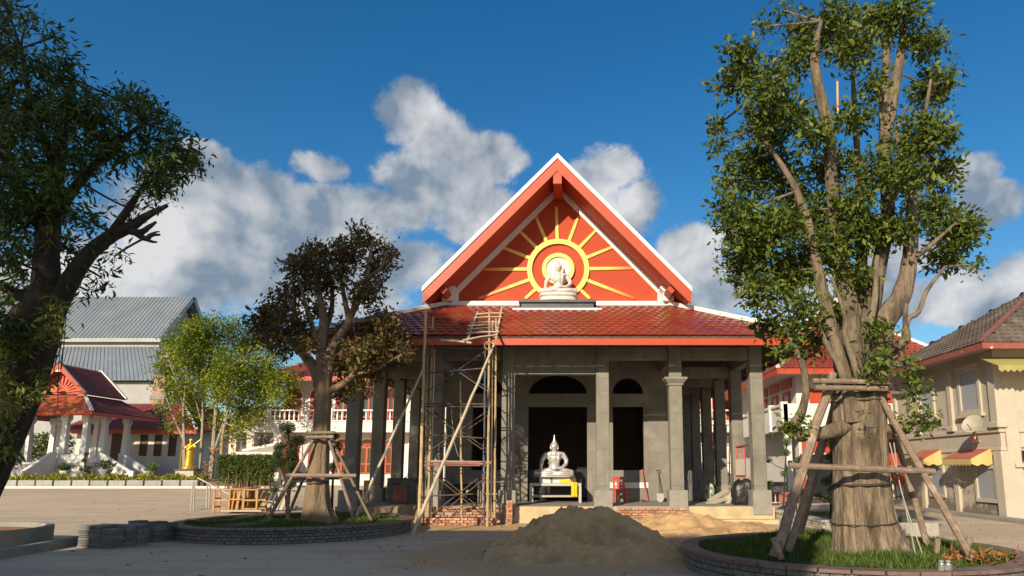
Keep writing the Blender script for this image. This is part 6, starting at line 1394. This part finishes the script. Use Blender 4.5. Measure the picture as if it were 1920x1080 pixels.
urn('white urn with leafy plant between the stairs of the pavilion', 122, 48.6, white_paint, .62, leaf_topiary, 400); urn('grey stone urn with green plant beside the right stairs', 197, 48.4, stone_grey, .75, leaf_topiary, 400); urn('small potted palm right of the pavilion side stairs', 283, 49, stone_grey, .6, leaf_topiary2, 260)
# golden standing figure
gp = at(352, 897, 48.0)
gs = thing('golden_statue', 'golden standing robed statue holding a staff on a square plinth', 'statue', (gp.x, 48.0, TZ0)); ph = at(352, 880, 48).z-TZ0; gtop = at(352, 820, 48).z-TZ0
pl = MB().bx(-.65, .65, -.5, .5, -.2, ph-.08).build('plinth', cream_wall, gs, bevel=.02); MB().bx(-.72, .72, -.57, .57, ph-.08, ph).build('plinth_cap', slate, pl)
b = MB(); hh = gtop-ph
def gl(pts, rs): c = curve([(*p, r) for p, r in zip(pts, rs)], 4); b.tube([q[:3] for q in c], [q[3] for q in c], 12)
S_ = hh/2.0
gl([(0, 0, .02), (0, 0, .15), (0, 0, .2)], [.42, .40, .3]); gl([(0, 0, .18), (0, 0, .6), (0, 0, 1.0), (0, 0, 1.25), (0, 0, 1.5), (0, 0, 1.6)], [.27, .23, .22, .2, .23, .1]); gl([(0, 0, 1.55), (0, 0, 1.7)], [.08, .07])
gl([(0, 0, 1.66), (0, -.01, 1.74), (0, 0, 1.84), (0, 0, 1.92), (0, 0, 1.95)], [.06, .1, .115, .07, .02]); gl([(-.22, 0, 1.5), (-.34, -.05, 1.3), (-.42, -.2, 1.42)], [.08, .07, .05]); gl([(.22, 0, 1.5), (.36, -.05, 1.35), (.42, -.22, 1.5)], [.08, .07, .05])
b.v = [(x*S_, y*S_, z*S_+ph) for x, y, z in b.v]
o = b.build('figure', gold_metal, gs, smooth=True); rm = o.modifiers.new('r', 'REMESH'); rm.mode = 'VOXEL'; rm.voxel_size = .035; rm.use_smooth_shade = True
MB().tube([(-.42*S_, -.25*S_, ph), (-.42*S_, -.22*S_, ph+1.75*S_)], .025, 6).build('staff', gold_metal, gs); MB().tube([(-.05*S_, -.3*S_, ph+1.2*S_), (.75*S_, -.25*S_, ph+1.85*S_)], .05, 6).build('parasol', gold_metal, gs)
# wooden swing bench and things right of the hall
sw_ = thing('swing_bench', 'small red slatted metal bench beside the last hall column', 'bench', (at(1470, 955, 24.5).x, 24.5, 0))
z_ = at(1470, 945, 24.5).z
for k in range(7): MB().bx(-.5+k*.15, -.4+k*.15, -.2, .2, z_-.02, z_+.02).build('slat', steel_red, sw_)
for k in range(7): MB().bx(-.5+k*.15, -.4+k*.15, .2, .24, z_+.06, z_+.36).build('back_slat', steel_red, sw_)
MB().bx(-.55, .55, .21, .25, z_+.36, z_+.41).build('rail', steel_red, sw_)
for x in (-.52, .52): 
    MB().tube([(x, -.2, 0), (x, -.2, z_+.3), (x, 0, z_+.34), (x, .22, z_+.3)], .022, 6).build('arm', steel_dark, sw_); MB().tube([(x, .2, 0), (x, .23, z_+.9)], .022, 6).build('leg', steel_dark, sw_)
wt = thing('water_tub', 'dark lidded galvanised bin standing at the white wall right of the hall', 'bin', (at(1452, 910, 31).x, 31, gz(31))); MB().lathe([(.36, 0), (.38, .8), (.3, .82)], n=18).build('body', steel_pale, wt, smooth=True); MB().bx(-.45, .45, -.4, .4, .82, .98).build('lid', slate, wt)
fl_ = thing('orange_banner', 'tall orange triangular panel standing right of the thick trunk', 'banner', at(1680, 915, 30)); p0 = fl_.location
b = MB(); b.prism([(-.35, at(1680, 850, 30).z-p0.z), (.3, at(1690, 850, 30).z-p0.z), (.5, .4), (.2, 0), (-.15, .25)], 'y', -.02, .02); b.build('panel', red_paint, fl_); MB().tube([(0, .04, -at(1680, 915, 30).z+gz(30)), (0, .04, 1.5)], .03, 6).build('pole', steel_dark, fl_)
# satellite dish on the cream house
dc = at(1826, 797, 23.6); 
ds = thing('satellite_dish', 'weathered round satellite dish on an orange bracket on the cream house wall', 'satellite dish', (14.55, 24.2, sc_z-.35)); o_ = ds.location
b = MB(); prof = [(.02, .0), (.2, .02), (.38, .075), (.46, .12), (.465, .125), (.46, .14), (.38, .095), (.2, .04), (.02, .02)]; b.lathe(prof, n=28)
b.v = [(x*.78, y*.78, z*.78) for x, y, z in b.v]; dd = b.build('dish', dish_mat, ds, smooth=True); dd.location = at(1826, 797, 23.3)-o_; dd.rotation_euler = Vector((-.75, -.42, .5)).to_track_quat('Z', 'Y').to_euler()
c1 = at(1828, 822, 23.4)-o_; MB().tube([(.05, .0, .0), (-.35, -.1, -.0), c1, at(1827, 800, 23.35)-o_], .035, 8).build('bracket', orange_pipe, ds, smooth=True)
MB().tube([dd.location+Vector((0, 0, -.33)), dd.location+Vector((-.36, -.22, .02))], .013, 6).build('feed_arm', steel_dark, ds)
b = MB(); b.tube([at(1838, 905, 23.8), at(1868, 920, 22.9)], .04, 6)

# dry leaves and litter blown over the yard
p = np.concatenate([np.stack([rng.uniform(-14, 6, 260), rng.uniform(9, 21, 260)], 1), np.stack([rng.uniform(-30, -6, 200), rng.uniform(18, 42, 200)], 1), np.stack([rng.uniform(7, 14, 140), rng.uniform(12, 30, 140)], 1)])
p = np.column_stack([p, [gz(q)+.012 for q in p[:, 1]]]); d_ = rng.normal(0, 1, p.shape); d_[:, 2] *= .15
o = bpy.data.objects.new('fallen_leaves', leaf_mesh('fallen_leaves', leaf_dry, p, d_, rng.uniform(.05, .12, len(p)), .45, 0, .1)); COL.objects.link(o); o['kind'] = 'stuff'; o['label'] = 'dry leaves scattered over the concrete yard'; o['category'] = 'fallen leaves'
